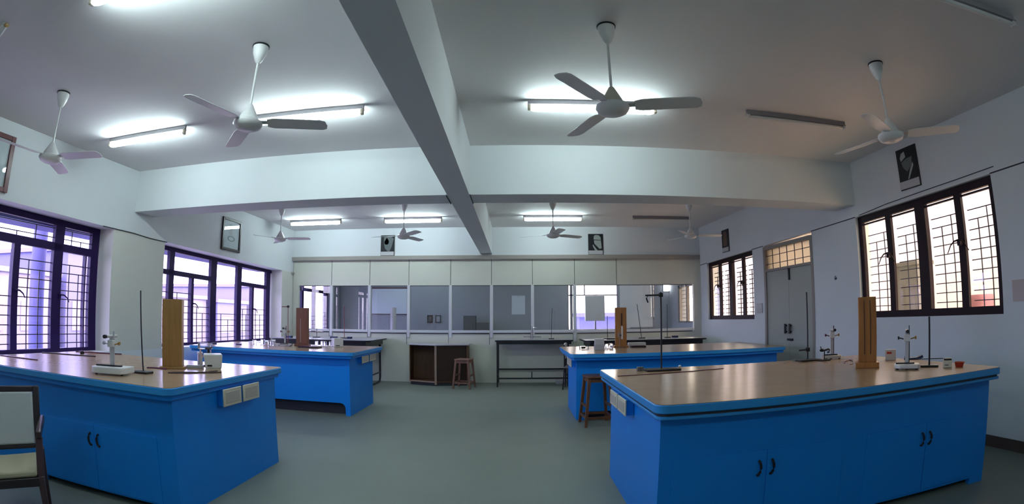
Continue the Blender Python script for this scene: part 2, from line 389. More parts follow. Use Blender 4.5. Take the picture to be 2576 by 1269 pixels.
def casements(name, label, s0, s1, z0, z1, nh, handles=True):
    """right-hand window: two pairs of casements in a dark frame, steel grille outside"""
    w = place(thing(name, label, 'window', kind='structure'), RW)
    L = s1 - s0; u = L / 2.276
    x0, x1 = 0.05, 0.11
    wp = lambda v: (setattr(v, 'z', z0 + (v.z - z0) / (z1 - z0) * (rtop(v.y) - 0.004 - z0)) or v)
    f = 0.075 * u
    MB().box(x0, x1, s0, s1, z0, z0 + 0.085).box(x0, x1, s0, s1, z1 - 0.085, z1).box(x0, x1, s0, s0 + f, z0 + 0.085, z1 - 0.085).box(x0, x1, s1 - f, s1, z0 + 0.085, z1 - 0.085).build('frame', 'framer', w, warp=wp)
    c = s0 + 1.11 * u
    MB().box(x0 - 0.012, x1, c - 0.08 * u, c + 0.08 * u, z0 + 0.085, z1 - 0.085).build('mullion', 'framer', w, warp=wp)
    for q in (0.52, 1.68):
        MB().box(x0 - 0.006, x1 - 0.02, s0 + (q - 0.048) * u, s0 + (q + 0.048) * u, z0 + 0.085, z1 - 0.085).build('meeting_stile', 'framer', w, warp=wp)
    spans = [(s0 + f, s0 + 0.472 * u), (s0 + 0.568 * u, c - 0.08 * u), (c + 0.08 * u, s0 + 1.632 * u), (s0 + 1.728 * u, s1 - f)]
    for a, b in spans:
        mb = MB(); bars(mb, a, b, z0 + 0.085, z1 - 0.12, 0.16, (z1 - z0 - 0.2) / nh, 2, 0.005 if nh < 12 else 0.0075)
        mb.build('grille', 'grille', w, warp=wp)
        MB().box(0.085, 0.089, a, b, z0 + 0.085, z1 - 0.085).build('pane', 'pane', w, warp=wp)
        MB().box(0.055, 0.084, a, b, z1 - 0.125, z1 - 0.105).build('sash_rail', 'framer', w, warp=wp)
    if handles:
        for q in (0.52, 1.68):
            s = s0 + q * u; z = z0 + 0.58 * (z1 - z0) - 0.03
            mb = MB().box(-0.02, 0.048, s - 0.022, s + 0.022, z - 0.03, z + 0.03)
            for sg in (-1, 1):
                mb.tube([(-0.025, s, z + 0.03), (-0.04, s + sg * 0.05 * u, z + 0.02), (-0.045, s + sg * 0.10 * u, z - 0.02), (-0.045, s + sg * 0.15 * u, z - 0.10)], 0.011, 8, 0.005)
            mb.build('handle', 'framer', w, smooth=True)
    return w
casements('window_3', 'large nearer right window with dark frame and square steel grille', -0.04, 2.236, 1.34, rtop(1.1), 11)
casements('window_4', 'smaller far right window with dark frame left of the door', 5.187, 7.212, 1.346, rtop(6.2), 12)

# ------------------------------------------------------------------ door
d = place(thing('door_1', 'grey green double door with barred transom in the right wall', 'door', kind='structure'), RW)
mb = MB().box(-0.01, 0.12, 3.30, 3.36, 0, 2.635).box(-0.01, 0.12, 4.73, 4.79, 0, 2.635).box(-0.01, 0.12, 3.36, 4.73, 2.575, 2.64).box(-0.01, 0.12, 3.36, 4.73, 2.185, 2.225)
mb.build('door_frame', 'doorf', d)
for i, (a, b) in enumerate(((3.36, 4.044), (4.048, 4.73))):
    l = box('door_leaf', 'door', d, 0.015, 0.06, a, b, 0.01, 2.185, 0.003)
    s = 3.995 if i == 0 else 4.13
    hb = MB().box(-0.03, -0.012, s - 0.022, s + 0.022, 1.10, 1.265).box(-0.014, 0.016, s - 0.012, s + 0.012, 1.115, 1.145).box(-0.014, 0.016, s - 0.012, s + 0.012, 1.22, 1.25)
    hb.build('handle', 'black', l, bevel=0.004)
    if i == 1:
        MB().box(-0.01, 0.02, 3.985, 4.02, 1.99, 2.20).build('bolt', 'black', l, bevel=0.003)
        MB().box(-0.012, 0.02, 3.93, 4.09, 0.985, 1.02).build('latch', 'black', l, bevel=0.003)
box('transom_pane', 'frost', d, 0.05, 0.055, 3.36, 4.73, 2.225, 2.575)
mb = MB()
for k in range(1, 6): s = 3.36 + 1.37 * k / 6; mb.box(0.01, 0.02, s - 0.006, s + 0.006, 2.225, 2.575)
for z in (2.315, 2.46): mb.box(0.01, 0.02, 3.36, 4.73, z - 0.005, z + 0.005)
mb.build('transom_bars', 'grille', d)

# things on the right wall
o = place(thing('switch_board', 'beige switch plate on the wall just left of the double door', 'switch'), RW)
box('plate', 'caption', o, -0.02, 0.0, 4.88, 5.08, 1.46, 1.635, 0.004)
mb = MB()
for i in range(3): mb.box(-0.024, -0.018, 4.91 + 0.05 * i, 4.94 + 0.05 * i, 1.54, 1.60)
mb.build('switch', 'white', o)
o = place(thing('notice_sheet', 'pinkish paper sheet pinned to the wall right of the large right window', 'paper'), RW)
box('sheet', 'paperp', o, -0.004, 0.0, -0.48, -0.16, 1.455, 1.665); box('pin', 'black', o, -0.008, -0.003, -0.33, -0.32, 1.64, 1.65)
o = place(thing('wall_hook', 'tiny metal hook on the bare wall between the door and the large window', 'hook'), RW)
MB().tube([(0, 2.76, 1.95), (-0.02, 2.76, 1.94), (-0.025, 2.76, 1.91), (-0.015, 2.76, 1.895)], 0.005).build('bent_wire', 'steel', o)
box('base_plate', 'steel', o, -0.003, 0.0, 2.74, 2.78, 1.90, 1.93)
o = place(thing('cable', 'thin dark cable sagging along the wall over the large right window', 'cable'), RW)
MB().tube([(-0.006, 2.14, 2.722), (-0.006, 1.6, 2.765), (-0.006, 1.0, 2.785), (-0.006, 0.4, 2.80), (-0.006, -0.1, 2.815)], 0.0045).build('wire', 'groove', o)

# ------------------------------------------------------------------ pictures
def flat(pts, x0, x1, z, m):   # helper: polygon in (u, v) put upright
    return pts
def portrait(label, frame, s0, s1, z0, z1, facing, shapes, strip=0.2, back='ink', side=1):
    """dark printed portrait with a pale caption strip; facing gives the wall frame or the back wall"""
    W_, H_ = abs(s1 - s0), z1 - z0
    o = thing('portrait_print', label, 'picture', group=None)
    if frame == 'back': o.location = (s0, YB, z0); o.rotation_euler = (0, 0, 0)
    else:
        # local x along the wall as seen from inside the room
        base = Matrix.Translation(frame[0]) @ Matrix.Rotation(frame[1], 4, 'Z') @ Matrix.Translation((0, s0, z0))
        o.location = base.translation; o.rotation_euler = (0, 0, frame[1] + (-PI / 2 if facing == 'right' else PI / 2))
    box('backing', 'picframe', o, -0.005, W_ + 0.005, -0.018, -0.002, -0.005, H_ + 0.005)
    MB().box(0, W_, -0.021, -0.018, H_ * strip, H_).build('print', back, o)
    MB().box(0, W_ - 0.008, -0.021, -0.018, 0.006, H_ * strip).build('caption_card', 'caption', o)
    for nm, m_, pts in shapes:
        P = [(u * W_, (strip + (1 - strip) * v) * H_) for u, v in pts]
        mm = Matrix(((1, 0, 0, 0), (0, 0, 1, 0), (0, 1, 0, 0), (0, 0, 0, 1)))
        MB().prism(P, -0.0225, -0.020, mm).build(nm, m_, o)
    return o
def oval(cx, cy, rx, ry, a0=0, a1=360, n=18): return [(cx + rx * math.cos(R(a0 + (a1 - a0) * i / n)), cy + ry * math.sin(R(a0 + (a1 - a0) * i / n))) for i in range(n + (a1 - a0 < 360))]
portrait('portrait print above the partition left of the long beam, head in a pale hood', 'back', -3.085, -2.77, 2.845, 3.31, 'back',
         [('figure_hood', 'pgrey', [(0.2, 0.62), (0.22, 0.9), (0.75, 0.92), (0.95, 0.8), (0.8, 0.3), (0.65, 0.02), (0.5, 0.03), (0.3, 0.2)]),
          ('figure_face', 'ppale', oval(0.42, 0.55, 0.17, 0.12)), ('figure_hair', 'ink', [(0.22, 0.62), (0.45, 0.86), (0.62, 0.6), (0.5, 0.64)])])
portrait('portrait print above the partition right of the long beam, pale bald head', 'back', 1.625, 1.955, 2.845, 3.31, 'back',
         [('figure_head', 'ppale', [(0.36, 0.72), (0.38, 0.9), (0.5, 0.95), (0.72, 0.93), (0.84, 0.8), (0.88, 0.4), (0.9, 0.14), (0.75, 0.1), (0.4, 0.42)]),
          ('figure_brow', 'ink', [(0.36, 0.62), (0.84, 0.6), (0.84, 0.635), (0.36, 0.66)]), ('figure_collar', 'ppale', [(0.28, 0.34), (0.32, 0.36), (0.62, 0.0), (0.45, 0.0), (0.32, 0.2)])])
portrait('tall dark portrait print over the large right window, head in profile', RW, 1.275, 0.945, 2.865, 3.365, 'right',
         [('figure_cap', 'ppale', [(0.16, 0.72), (0.25, 0.86), (0.42, 0.9), (0.46, 0.72), (0.2, 0.62)]), ('figure_face', 'pgrey', [(0.2, 0.58), (0.45, 0.66), (0.78, 0.68), (0.72, 0.44), (0.45, 0.26), (0.28, 0.4)]),
          ('figure_collar', 'ppale', [(0.78, 0.5), (0.8, 0.4), (0.5, 0.02), (0.44, 0.02), (0.6, 0.3)])])
portrait('small brown portrait print above the far right window', RW, 6.38, 6.09, 2.745, 3.205, 'right',
         [('figure_body', 'pbrown', [(0.2, 0.1), (0.25, 0.85), (0.6, 0.92), (0.8, 0.7), (0.75, 0.1)])])
def framed(label, s0, s1, z0, z1, m, fw, shapes):
    o = place(thing('framed_picture', label, 'picture'), LW)
    MB().box(0.0, 0.035, s0, s0 + fw, z0, z1).box(0.0, 0.035, s1 - fw, s1, z0, z1).box(0.0, 0.035, s0 + fw, s1 - fw, z0, z0 + fw).box(0.0, 0.035, s0 + fw, s1 - fw, z1 - fw, z1).build('frame', m, o, bevel=0.004)
    MB().box(0.002, 0.014, s0 + fw, s1 - fw, z0 + fw, z1 - fw).build('print', 'paper', o)
    for nm, m_, pts in shapes:
        P = [(s0 + u * (s1 - s0), z0 + v * (z1 - z0)) for u, v in pts]
        MB().prism(P, 0.0142, 0.0155, Matrix(((0, 0, 1, 0), (1, 0, 0, 0), (0, 1, 0, 0), (0, 0, 0, 1)))).build(nm, m_, o)
    MB().box(0.02, 0.022, s0 + fw, s1 - fw, z0 + fw, z1 - fw).build('glass', 'picglass', o)
ring = [(0.5 + 0.2 * math.cos(t), 0.38 + 0.085 * math.sin(t)) for t in [i * 2 * PI / 20 for i in range(21)]] + [(0.5 + 0.15 * math.cos(t), 0.38 + 0.06 * math.sin(t)) for t in [i * 2 * PI / 20 for i in range(20, -1, -1)]]
framed('dark framed diagram on white above the far left window', 4.93, 5.565, 2.64, 3.25, 'picframe', 0.045,
       [('printed_column', 'caption', [(0.38, 0.48), (0.54, 0.48), (0.54, 0.8), (0.44, 0.84), (0.38, 0.8)]), ('printed_ring', 'pgrey', ring)])
framed('reddish brown framed picture above the nearest left window, cut by the photo edge', -0.25, 0.405, 2.67, 3.31, 'picframer', 0.055,
       [('printed_head', 'pgrey', oval(0.62, 0.42, 0.16, 0.15)), ('printed_collar', 'ppale', [(0.46, 0.27), (0.8, 0.27), (0.8, 0.34), (0.46, 0.34)])])

# ------------------------------------------------------------------ ceiling fans
def fan(x, y, angs, label, zh=2.83, cone='fanw'):
    o = thing('ceiling_fan', label, 'fan', (x, y, 0), group='three bladed ceiling fans')
    MB().lathe([(0.068, ZC - 0.012), (0.068, ZC)]).build('shadow_ring', 'black', o, smooth=True)  # black disc draws the dark shadow line around the fan canopy
    MB().lathe([(0.014, ZC - 0.155), (0.03, ZC - 0.135), (0.055, ZC - 0.07), (0.063, ZC - 0.012)]).build('canopy', 'fanw', o, smooth=True)
    MB().lathe([(0.0095, zh + 0.12), (0.0095, ZC - 0.14)], n=12).build('rod', 'fanw', o, smooth=True)
    MB().lathe([(0.082, zh + 0.018), (0.072, zh + 0.045), (0.04, zh + 0.105), (0.018, zh + 0.145), (0.011, zh + 0.15)]).build('motor_cone', cone, o, smooth=True)
    MB().lathe([(0.0, zh - 0.06), (0.062, zh - 0.056), (0.1, zh - 0.038), (0.115, zh - 0.012), (0.112, zh + 0.005), (0.085, zh + 0.02), (0.0, zh + 0.022)]).build('motor_housing', 'fanw', o, smooth=True)
    for a in angs:
        m_ = Matrix.Translation((0, 0, zh)) @ Matrix.Rotation(R(a), 4, 'Z') @ Matrix.Rotation(R(-11), 4, 'X')
        pts = [(0.15, -0.05), (0.2, -0.066), (0.55, -0.062), (0.59, -0.045), (0.605, 0.0), (0.60, 0.05), (0.57, 0.066), (0.2, 0.066), (0.15, 0.05)]
        b = MB().prism(pts, -0.003, 0.003, m_).build('blade', 'fanw', o, bevel=0.002)
        MB().box(0.09, 0.19, -0.022, 0.022, 0.003, 0.009, m_).build('blade_bracket', 'alu', b)
    return o
fan(-4.29, 3.05, (-92, 14, 127), 'white ceiling fan nearest the reddish framed picture')
fan(-1.94, 3.03, (-106, 19, 133), 'white ceiling fan left of the long beam, in front of the cross beam')
fan(0.645, 3.03, (-131, -16, 110), 'white ceiling fan right of the long beam, its cone before a lit tube', cone='fancone')
fan(3.02, 3.03, (105, -37, -150), 'white ceiling fan in front of the tall dark portrait')
fan(-4.42, 8.5, (8, -119, 125), 'far white ceiling fan beside the dark framed diagram', 2.885)
fan(-1.99, 8.5, (68, -52, 172), 'far white ceiling fan beside the hooded portrait print', 2.885)
fan(0.646, 8.5, (28, -80, 155), 'far white ceiling fan left of the bald head portrait', 2.885)
fan(3.15, 8.5, (-7, 113, 233), 'far white ceiling fan near the small brown portrait print', 2.885)

# ------------------------------------------------------------------ tube lights
def tube_light(x0, x1, y, lit, label):
    o = thing('ceiling_tube_light', label, 'light', ((x0 + x1) / 2, y, ZC), group='lit tube lights' if lit else 'unlit tube lights')
    h = (x1 - x0) / 2
    MB().box(-h, h, -0.013, 0.013, -0.046, 0).box(-h, h, -0.026, 0.026, -0.053, -0.046).build('batten', 'batten', o)
    r = 0.033 if lit else 0.017
    zt = -0.0535 - r
    mx = Matrix.Translation((0, 0, zt)) @ Matrix.Rotation(PI / 2, 4, 'Y')
    MB().lathe([(0, -h + 0.03), (r * 0.75, -h + 0.035), (r, -h + 0.07), (r, h - 0.07), (r * 0.75, h - 0.035), (0, h - 0.03)], n=16, m=mx).build('tube', 'tube' if lit else 'tuboff', o, smooth=True)
    for sg in (-1, 1):
        MB().box(sg * (h - 0.032), sg * h, -0.02, 0.02, zt - 0.02, -0.04).build('end_cap', 'cap' if lit else 'tuboff', o, bevel=0.006)
tube_light(-4.83, -3.59, 4.29, True, 'lit tube light left of the fan in the near left bay')
tube_light(-2.69, -1.46, 4.30, True, 'lit tube light between the left fans and the long beam')
tube_light(0.115, 1.355, 4.33, True, 'lit tube light behind the fan right of the long beam')
tube_light(2.32, 3.58, 4.30, False, 'unlit tube light left of the fan by the tall dark portrait')
tube_light(-4.82, -3.62, 9.70, True, 'far lit tube light nearest the dark framed diagram')
tube_light(-2.70, -1.49, 9.73, True, 'far lit tube light above the hooded portrait print')
tube_light(0.14, 1.33, 9.66, True, 'far lit tube light just right of the long beam')
tube_light(2.36, 3.60, 9.68, False, 'far unlit tube light nearest the small brown portrait print')
tube_light(-3.2, -2.0, 13.2, True, 'added unseen tube light on the ceiling of the next room, window side')  # this tube and the next are added, unseen, to brighten the next room
tube_light(1.5, 2.7, 12.9, True, 'added unseen tube light on the ceiling of the next room, door side')
tube_light(-2.73, -1.49, 1.95, True, 'lit tube light cut off by the top edge of the photo')
tube_light(2.32, 3.585, 1.97, False, 'unlit tube light at the top corner above the tall dark portrait')
o = thing('bulb_holder', 'pale angled bulb holder on the ceiling above the reddish framed picture', 'light fitting', (-3.72, 1.93, ZC))
MB().lathe([(0.03, -0.012), (0.03, 0)]).build('ceiling_plate', 'white', o, smooth=True)
MB().tube([(0, 0, -0.005), (-0.03, 0.0, -0.04), (-0.09, 0.005, -0.075)], 0.02, 12, 0.026).build('holder', 'white', o, smooth=True)
MB().tube([(0.012, 0, -0.008), (0.028, 0.0, -0.012)], 0.018, 12).build('brass_collar', 'brass', o)

tube_light(-3.1, -1.9, -1.2, True, 'added unseen tube light on the ceiling behind the camera, window side')  # pair of unseen tubes added behind the camera to raise the room brightness
tube_light(1.2, 2.4, -1.2, True, 'added unseen tube light on the ceiling behind the camera, door side')

# ------------------------------------------------------------------ blue benches
def bench(label, bx0, bx1, by0, by1, tx0, tx1, ty0, ty1, end, kick, doors, fascia=True, lip=True):
    """body bx/by, worktop tx/ty; end=+1 socket end faces +x, -1 faces -x"""
    o = thing('laboratory_bench', label, 'bench', (bx0, by0, 0), group='blue laboratory benches')
    L, D = bx1 - bx0, by1 - by0
    ka, kb, kh, kr = kick                      # open kick recess along the front: from ka to kb (absolute x), height kh, corner radius kr
    ka -= bx0; kb -= bx0
    # front panel with recess cut out, side and back panels
    T = BZ - 0.092
    pts = [(0, 0), (ka, 0)]
    if kr:
        pts += [(ka, kh - kr)] + [(ka + kr - kr * math.cos(R(t)), kh - kr + kr * math.sin(R(t))) for t in (30, 60, 90)]
        pts += [(kb - kr + kr * math.sin(R(t)), kh - kr + kr * math.cos(R(t))) for t in (0, 30, 60, 90)] + [(kb, 0)]
    else: pts += [(ka, kh), (kb, kh), (kb, 0)]
    pts += [(L, 0), (L, T), (0, T)]
    up = Matrix(((1, 0, 0, 0), (0, 0, 1, 0), (0, 1, 0, 0), (0, 0, 0, 1)))
    mb = MB().prism(pts, 0.0, 0.04, up)
    mb.box(0, 0.03, 0.04, D, 0, T).box(L - 0.03, L, 0.04, D, 0, T).box(0.03, L - 0.03, D - 0.03, D, 0.08, T).box(0.03, L - 0.03, 0.04, D - 0.03, kh + 0.01, kh + 0.03)
    mb.build('body', 'blue', o)
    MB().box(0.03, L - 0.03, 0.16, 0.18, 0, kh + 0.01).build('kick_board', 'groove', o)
    a0, a1, c0, c1 = tx0 - bx0, tx1 - bx0, ty0 - by0, ty1 - by0
    r = 0.07
    MB().prism(rrect(a0, a1, c0, c1, r), BZ - 0.055, BZ - 0.003).build('edge_band', 'edge', o, bevel=0.006)
    MB().prism(rrect(a0 + 0.006, a1 - 0.006, c0 + 0.006, c1 - 0.006, r - 0.006), BZ - 0.01, BZ).build('worktop', 'top', o)
    if lip:
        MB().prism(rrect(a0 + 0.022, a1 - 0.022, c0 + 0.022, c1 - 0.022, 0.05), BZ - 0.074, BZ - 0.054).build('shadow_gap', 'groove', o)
        MB().prism(rrect(a0 + 0.012, a1 - 0.012, c0 + 0.012, c1 - 0.012, 0.05), BZ - 0.093, BZ - 0.073).build('under_lip', 'edge', o, bevel=0.004)
    else: MB().prism(rrect(a0 + 0.03, a1 - 0.03, c0 + 0.03, c1 - 0.03, 0.04), BZ - 0.093, BZ - 0.054).build('under_lip', 'blue', o, bevel=0.004)
    for (x0, x1, z0, z1, hx) in doors:
        dd = MB().box(x0 - bx0, x1 - bx0, -0.006, 0.012, z0, z1).build('door', 'blue', o, bevel=0.0015)
        if hx is None: continue
        h = hx - bx0; sgn = -1 if end > 0 else 1
        zc = (z0 + z1) / 2
        zt = 0.52 if end < 0 else 0.505
        MB().tube([(h - sgn * 0.004, -0.006, zt + 0.004), (h - sgn * 0.002, -0.02, zt - 0.004), (h + sgn * 0.004, -0.024, zt - 0.024), (h + sgn * 0.005, -0.025, zt - 0.045), (h + sgn * 0.001, -0.023, zt - 0.068), (h - sgn * 0.008, -0.018, zt - 0.086), (h - sgn * 0.012, -0.006, zt - 0.092)], 0.0085, 8).build('handle', 'black', dd, smooth=True)
    return o
def sockets(o, x, sg, ys, z0, z1, bx0, by0):
    """switch boxes under the worktop on a bench end; sg is the outward direction in x"""
    for (ya, yb) in ys:
        b = box('socket_box', 'blue', o, x - bx0 + sg * 0.002, x - bx0 + sg * 0.055, ya - by0 + 0.008, yb - by0 - 0.008, z0 + 0.006, z1 - 0.002)
        p = box('cover_plate', 'cream', b, x - bx0 + sg * 0.055, x - bx0 + sg * 0.068, ya - by0, yb - by0, z0, z1, 0.006)
        box('socket_face', 'creamd', b, x - bx0 + sg * 0.066, x - bx0 + sg * 0.071, ya - by0 + 0.035, yb - by0 - 0.035, z0 + 0.025, z1 - 0.025, 0.002)
b1 = bench('nearest blue bench on the window side, cream sockets on its aisle end', -5.1, -2.33, 2.80, 4.40, -5.2, -2.275, 2.71, 4.50, 1, (-3.90, -2.45, 0.055, 0), [(-3.87, -3.185, 0.07, 0.57, -3.225), (-3.175, -2.50, 0.07, 0.57, -3.13)], lip=False)
sockets(b1, -2.33, 1, [(3.38, 3.66), (3.69, 3.97)], 0.72, 0.86, -5.1, 2.80)
b2 = bench('far blue bench on the window side, arched toe space along its front', -5.05, -2.40, 6.87, 8.05, -5.2, -2.29, 6.72, 8.33, 1, (-4.95, -2.475, 0.19, 0.08), [], lip=False)
sockets(b2, -2.40, 1, [(7.28, 7.62), (7.68, 8.02)], 0.74, 0.875, -5.05, 6.87)
b3 = bench('nearest blue bench on the door side, wide front with two pairs of handles', 0.84, 3.79, 2.80, 4.35, 0.785, 3.85, 2.70, 4.70, -1, (1.1, 3.62, 0.052, 0),
      [(0.93, 1.565, 0.07, 0.592, 1.515), (1.572, 2.18, 0.07, 0.592, 1.61), (2.40, 3.01, 0.07, 0.592, 2.97), (3.017, 3.63, 0.07, 0.592, 3.055)])
sockets(b3, 0.84, -1, [(3.47, 3.74), (3.77, 4.05)], 0.73, 0.85, 0.84, 2.80)
b4 = bench('far blue bench on the door side, a wooden stool at its corner', 0.83, 3.95, 6.87, 7.95, 0.73, 4.05, 6.72, 8.45, -1, (1.0, 3.8, 0.12, 0), [], lip=False)
sockets(b4, 0.83, -1, [(6.95, 7.22), (7.26, 7.5)], 0.74, 0.87, 0.83, 6.87)

# ------------------------------------------------------------------ small apparatus
def retort(label, x, y, ztop, base=(0.2, 0.13), rot=0, lean=(0, 0), mrod='steel', arm=None, z0=BZ, r=0.0065, mbase='black', clamp=None, group=None):
    o = thing('retort_stand', label, 'stand', (x, y, z0), rot, group=group)
    w_, d_ = base; h = ztop - z0
    MB().box(-w_ / 2, w_ / 2, -d_ / 2, d_ / 2, 0, 0.018).build('base', mbase, o, bevel=0.005)
    MB().tube([(0, d_ * 0.1, 0.015), (lean[0], d_ * 0.1 + lean[1], h)], r, 10).build('rod', mrod, o, smooth=True)
    if arm:
        az, ax, ay = arm
        MB().tube([(0.02, d_ * 0.1, az - z0), (ax, d_ * 0.1 + ay, az - z0 - 0.004)], r * 1.1, 8).build('clamp_arm', mrod, o, smooth=True)
        if clamp: MB().tube([(ax + 0.03, d_ * .1 + ay, az - z0), (ax + 0.01, d_ * .1 + ay, az - z0 - 0.03), (ax + 0.025, d_ * .1 + ay, az - z0 - 0.07)], 0.007, 8).build('clamp_jaw', 'black', o, smooth=True)
        MB().box(-0.018, 0.018, d_ * 0.1 - 0.018, d_ * 0.1 + 0.018, az - z0 - 0.02, az - z0 + 0.02).build('boss_head', 'black', o, bevel=0.004)
    return o
def wood_box(label, x, y, w_, d_, ztop, rot, m_, slot=None, plinth=0.03, pm=None, grooves=0, z0=BZ):
    o = thing('wooden_case', label, 'wooden case', (x, y, z0), rot)
    h = ztop - z0
    MB().box(-w_ / 2, w_ / 2, -d_ / 2, d_ / 2, plinth, h).build('case_body', m_, o, bevel=0.004)
    MB().box(-w_ / 2 - 0.025, w_ / 2 + 0.025, -d_ / 2 - 0.02, d_ / 2 + 0.02, 0, plinth).build('plinth', pm or m_, o, bevel=0.004)
    if slot:
        ms, u, za, zb, sw = slot
        MB().box(u - sw, u + sw, -d_ / 2 - 0.003, -d_ / 2 + 0.004, za, zb).build('scale_slot', ms, o)
    for k in range(grooves):
        u = -w_ / 2 + w_ * (k + 1) / (grooves + 1)
        MB().prism([(u - 0.004, 0.12), (u + 0.004, 0.12), (u + 0.002, h - 0.03), (u - 0.005, h - 0.03)], -d_ / 2 - 0.0015, -d_ / 2 + 0.003, Matrix(((1, 0, 0, 0), (0, 0, 1, 0), (0, 1, 0, 0), (0, 0, 0, 1)))).build('groove', 'woodd', o)
    return o
def microscope(label, x, y, rot, h=0.33, base=(0.28, 0.15), mcol='alu', bar='maroon', tube=True, z0=BZ, mbase='white', bh=0.04):
    o = thing('travelling_microscope', label, 'microscope', (x, y, z0), rot)
    w_, d_ = base
    MB().prism([(-w_ / 2, -d_ * .3), (-w_ * .3, -d_ / 2), (w_ * .42, -d_ / 2), (w_ / 2, -d_ * .3), (w_ / 2, d_ / 2), (-w_ / 2, d_ / 2)], 0.012, bh).build('base_slab', mbase, o, bevel=0.005)
    for sx in (-1, 1):
        MB().lathe([(0.012, 0), (0.012, 0.014)], sx * w_ * 0.38, -d_ * 0.25, 12).build('levelling_foot', 'black', o)
    MB().lathe([(0.012, 0), (0.012, 0.014)], 0, d_ * 0.4, 12).build('levelling_foot', 'black', o)
    MB().box(-w_ * 0.45, w_ * 0.3, -0.018, 0.012, bh, bh + 0.012).build('slide_rail', 'blackp', o, bevel=0.002)
    MB().box(-0.016, 0.016, -0.004, 0.026, bh, h - 0.05).build('column', mcol, o, bevel=0.003)
    MB().box(0.016, 0.023, -0.002, 0.012, bh, h).build('scale_bar', bar, o)
    zc = h * 0.72
    MB().box(-0.03, 0.024, -0.022, 0.022, zc - 0.03, zc + 0.025).build('carriage', 'white', o, bevel=0.004)
    if tube:
        MB().tube([(-0.0, -0.09, zc + 0.055), (-0.0, 0.08, zc + 0.055)], 0.012, 14).build('viewing_tube', mcol, o, smooth=True)
        MB().tube([(-0.0, -0.115, zc + 0.055), (-0.0, -0.088, zc + 0.055)], 0.015, 14).build('eyepiece', 'blackp', o, smooth=True)
    for sg in (-1, 1):
        k = MB().tube([(sg * 0.03, 0, zc - 0.01), (sg * 0.07, 0, zc)], 0.005, 8)
        k.tube([(sg * 0.068, 0, zc), (sg * 0.082, 0, zc)], 0.014, 12)
        k.build('focus_knob', 'brass' if sg > 0 else bar, o, smooth=True)
    return o
def cord(name, label, cat, pts, r, m_, z=BZ, n=8):
    o = thing(name, label, cat, (pts[0][0], pts[0][1], z))
    P = [Vector((p[0] - pts[0][0], p[1] - pts[0][1], (p[2] if len(p) > 2 else 0) + r)) for p in pts]
    # smooth the polyline (Catmull-Rom)
    out = []
    for i in range(len(P) - 1):
        a, b, c, d_ = P[max(i - 1, 0)], P[i], P[i + 1], P[min(i + 2, len(P) - 1)]
        for k in range(6):
            t = k / 6
            out.append(0.5 * ((2 * b) + (c - a) * t + (2 * a - 5 * b + 4 * c - d_) * t * t + (3 * b - a - 3 * c + d_) * t ** 3))
    out.append(P[-1])
    for q in out: q.z = max(q.z, r)
    MB().tube(out, r, n).build('strand', m_, o, smooth=True)
    return o
def beaker(label, x, y, r, h, group, z0=BZ):
    o = thing('glass_beaker', label, 'beaker', (x, y, z0), group=group)
    MB().lathe([(0, 0.0), (r * 0.95, 0.0), (r, 0.006), (r, h), (r * 1.08, h + 0.004), (r * 0.93, h), (r * 0.93, 0.006), (0, 0.005)], n=18).build('vessel', 'beaker', o, smooth=True)
    return o
def block(name, label, cat, x, y, sx, sy, sz, m_, rot=0, z0=BZ, lid=None, group=None, face=None):
    o = thing(name, label, cat, (x, y, z0), rot, group=group)
    MB().box(-sx / 2, sx / 2, -sy / 2, sy / 2, 0, sz).build('housing', m_, o, bevel=min(0.005, sz * 0.15))
    if lid: MB().box(-sx / 2 * lid[1], sx / 2 * lid[1], -sy / 2 * lid[1], sy / 2 * lid[1], sz, sz + lid[2]).build('lid', lid[0], o, bevel=min(0.003, lid[2] * 0.2))
    if face: MB().box(-sx * 0.35, sx * 0.1, -sy / 2 - 0.002, -sy / 2, sz * face[1], sz * face[2]).build('front_label', face[0], o)
    return o

# --- nearest window-side bench
microscope('grey travelling microscope on a white base at the front of the nearest window side bench', -3.17, 3.03, R(14), 0.34, (0.33, 0.2), bar='greytop', bh=0.062)
retort('tall black retort rod between the white microscope and the mustard wooden case', -3.03, 3.26, 1.619, (0.17, 0.1), lean=(-0.035, 0.0))
wood_box('tall mustard wooden case on the nearest window side bench', -3.09, 3.76, 0.19, 0.14, 1.567, R(30), 'woody', plinth=0.02)
o = thing('meter_box', 'white box with slanting sides right of the mustard wooden case', 'meter', (-2.765, 3.94, BZ), R(38))
MB().poly([(-.06, -.07, .012), (.09, -.07, .012), (.09, .07, .012), (-.06, .07, .012), (-.075, -.085, .13), (.10, -.085, .13), (.10, .085, .13), (-.075, .085, .13)],
          [(3, 2, 1, 0), (4, 5, 6, 7), (0, 1, 5, 4), (1, 2, 6, 5), (2, 3, 7, 6), (3, 0, 4, 7)]).build('housing', 'white', o, bevel=0.005)
MB().box(-.055, .085, -.065, .065, 0, .012).build('base_plate', 'cream', o)
MB().box(-.045, .0, -.078, -.07, .03, .045).build('rating_label', 'blackp', o)
MB().poly([(-.076, -.086, .13), (.101, -.086, .13), (.101, .086, .13), (-.076, .086, .13), (-.07, -.08, .14), (.095, -.08, .14), (.095, .08, .14), (-.07, .08, .14)],
          [(3, 2, 1, 0), (4, 5, 6, 7), (0, 1, 5, 4), (1, 2, 6, 5), (2, 3, 7, 6), (3, 0, 4, 7)]).build('lid', 'white', o, bevel=0.003)
o = thing('clamp_post', 'clear plastic clamp on a short black post behind the white slanting box', 'stand', (-2.93, 4.12, BZ))
MB().box(-.05, .05, -.04, .04, 0, .014).build('base', 'black', o, bevel=.003)
MB().tube([(0, 0, .01), (0, 0, .175)], .014, 12).build('post', 'black', o, smooth=True)
MB().tube([(.03, 0, .01), (.03, 0, .16)], .005, 8).build('side_rod', 'hook', o, smooth=True)
MB().box(-.11, .035, -.03, .03, .165, .225).build('clamp_block', 'clear', o, bevel=.004)
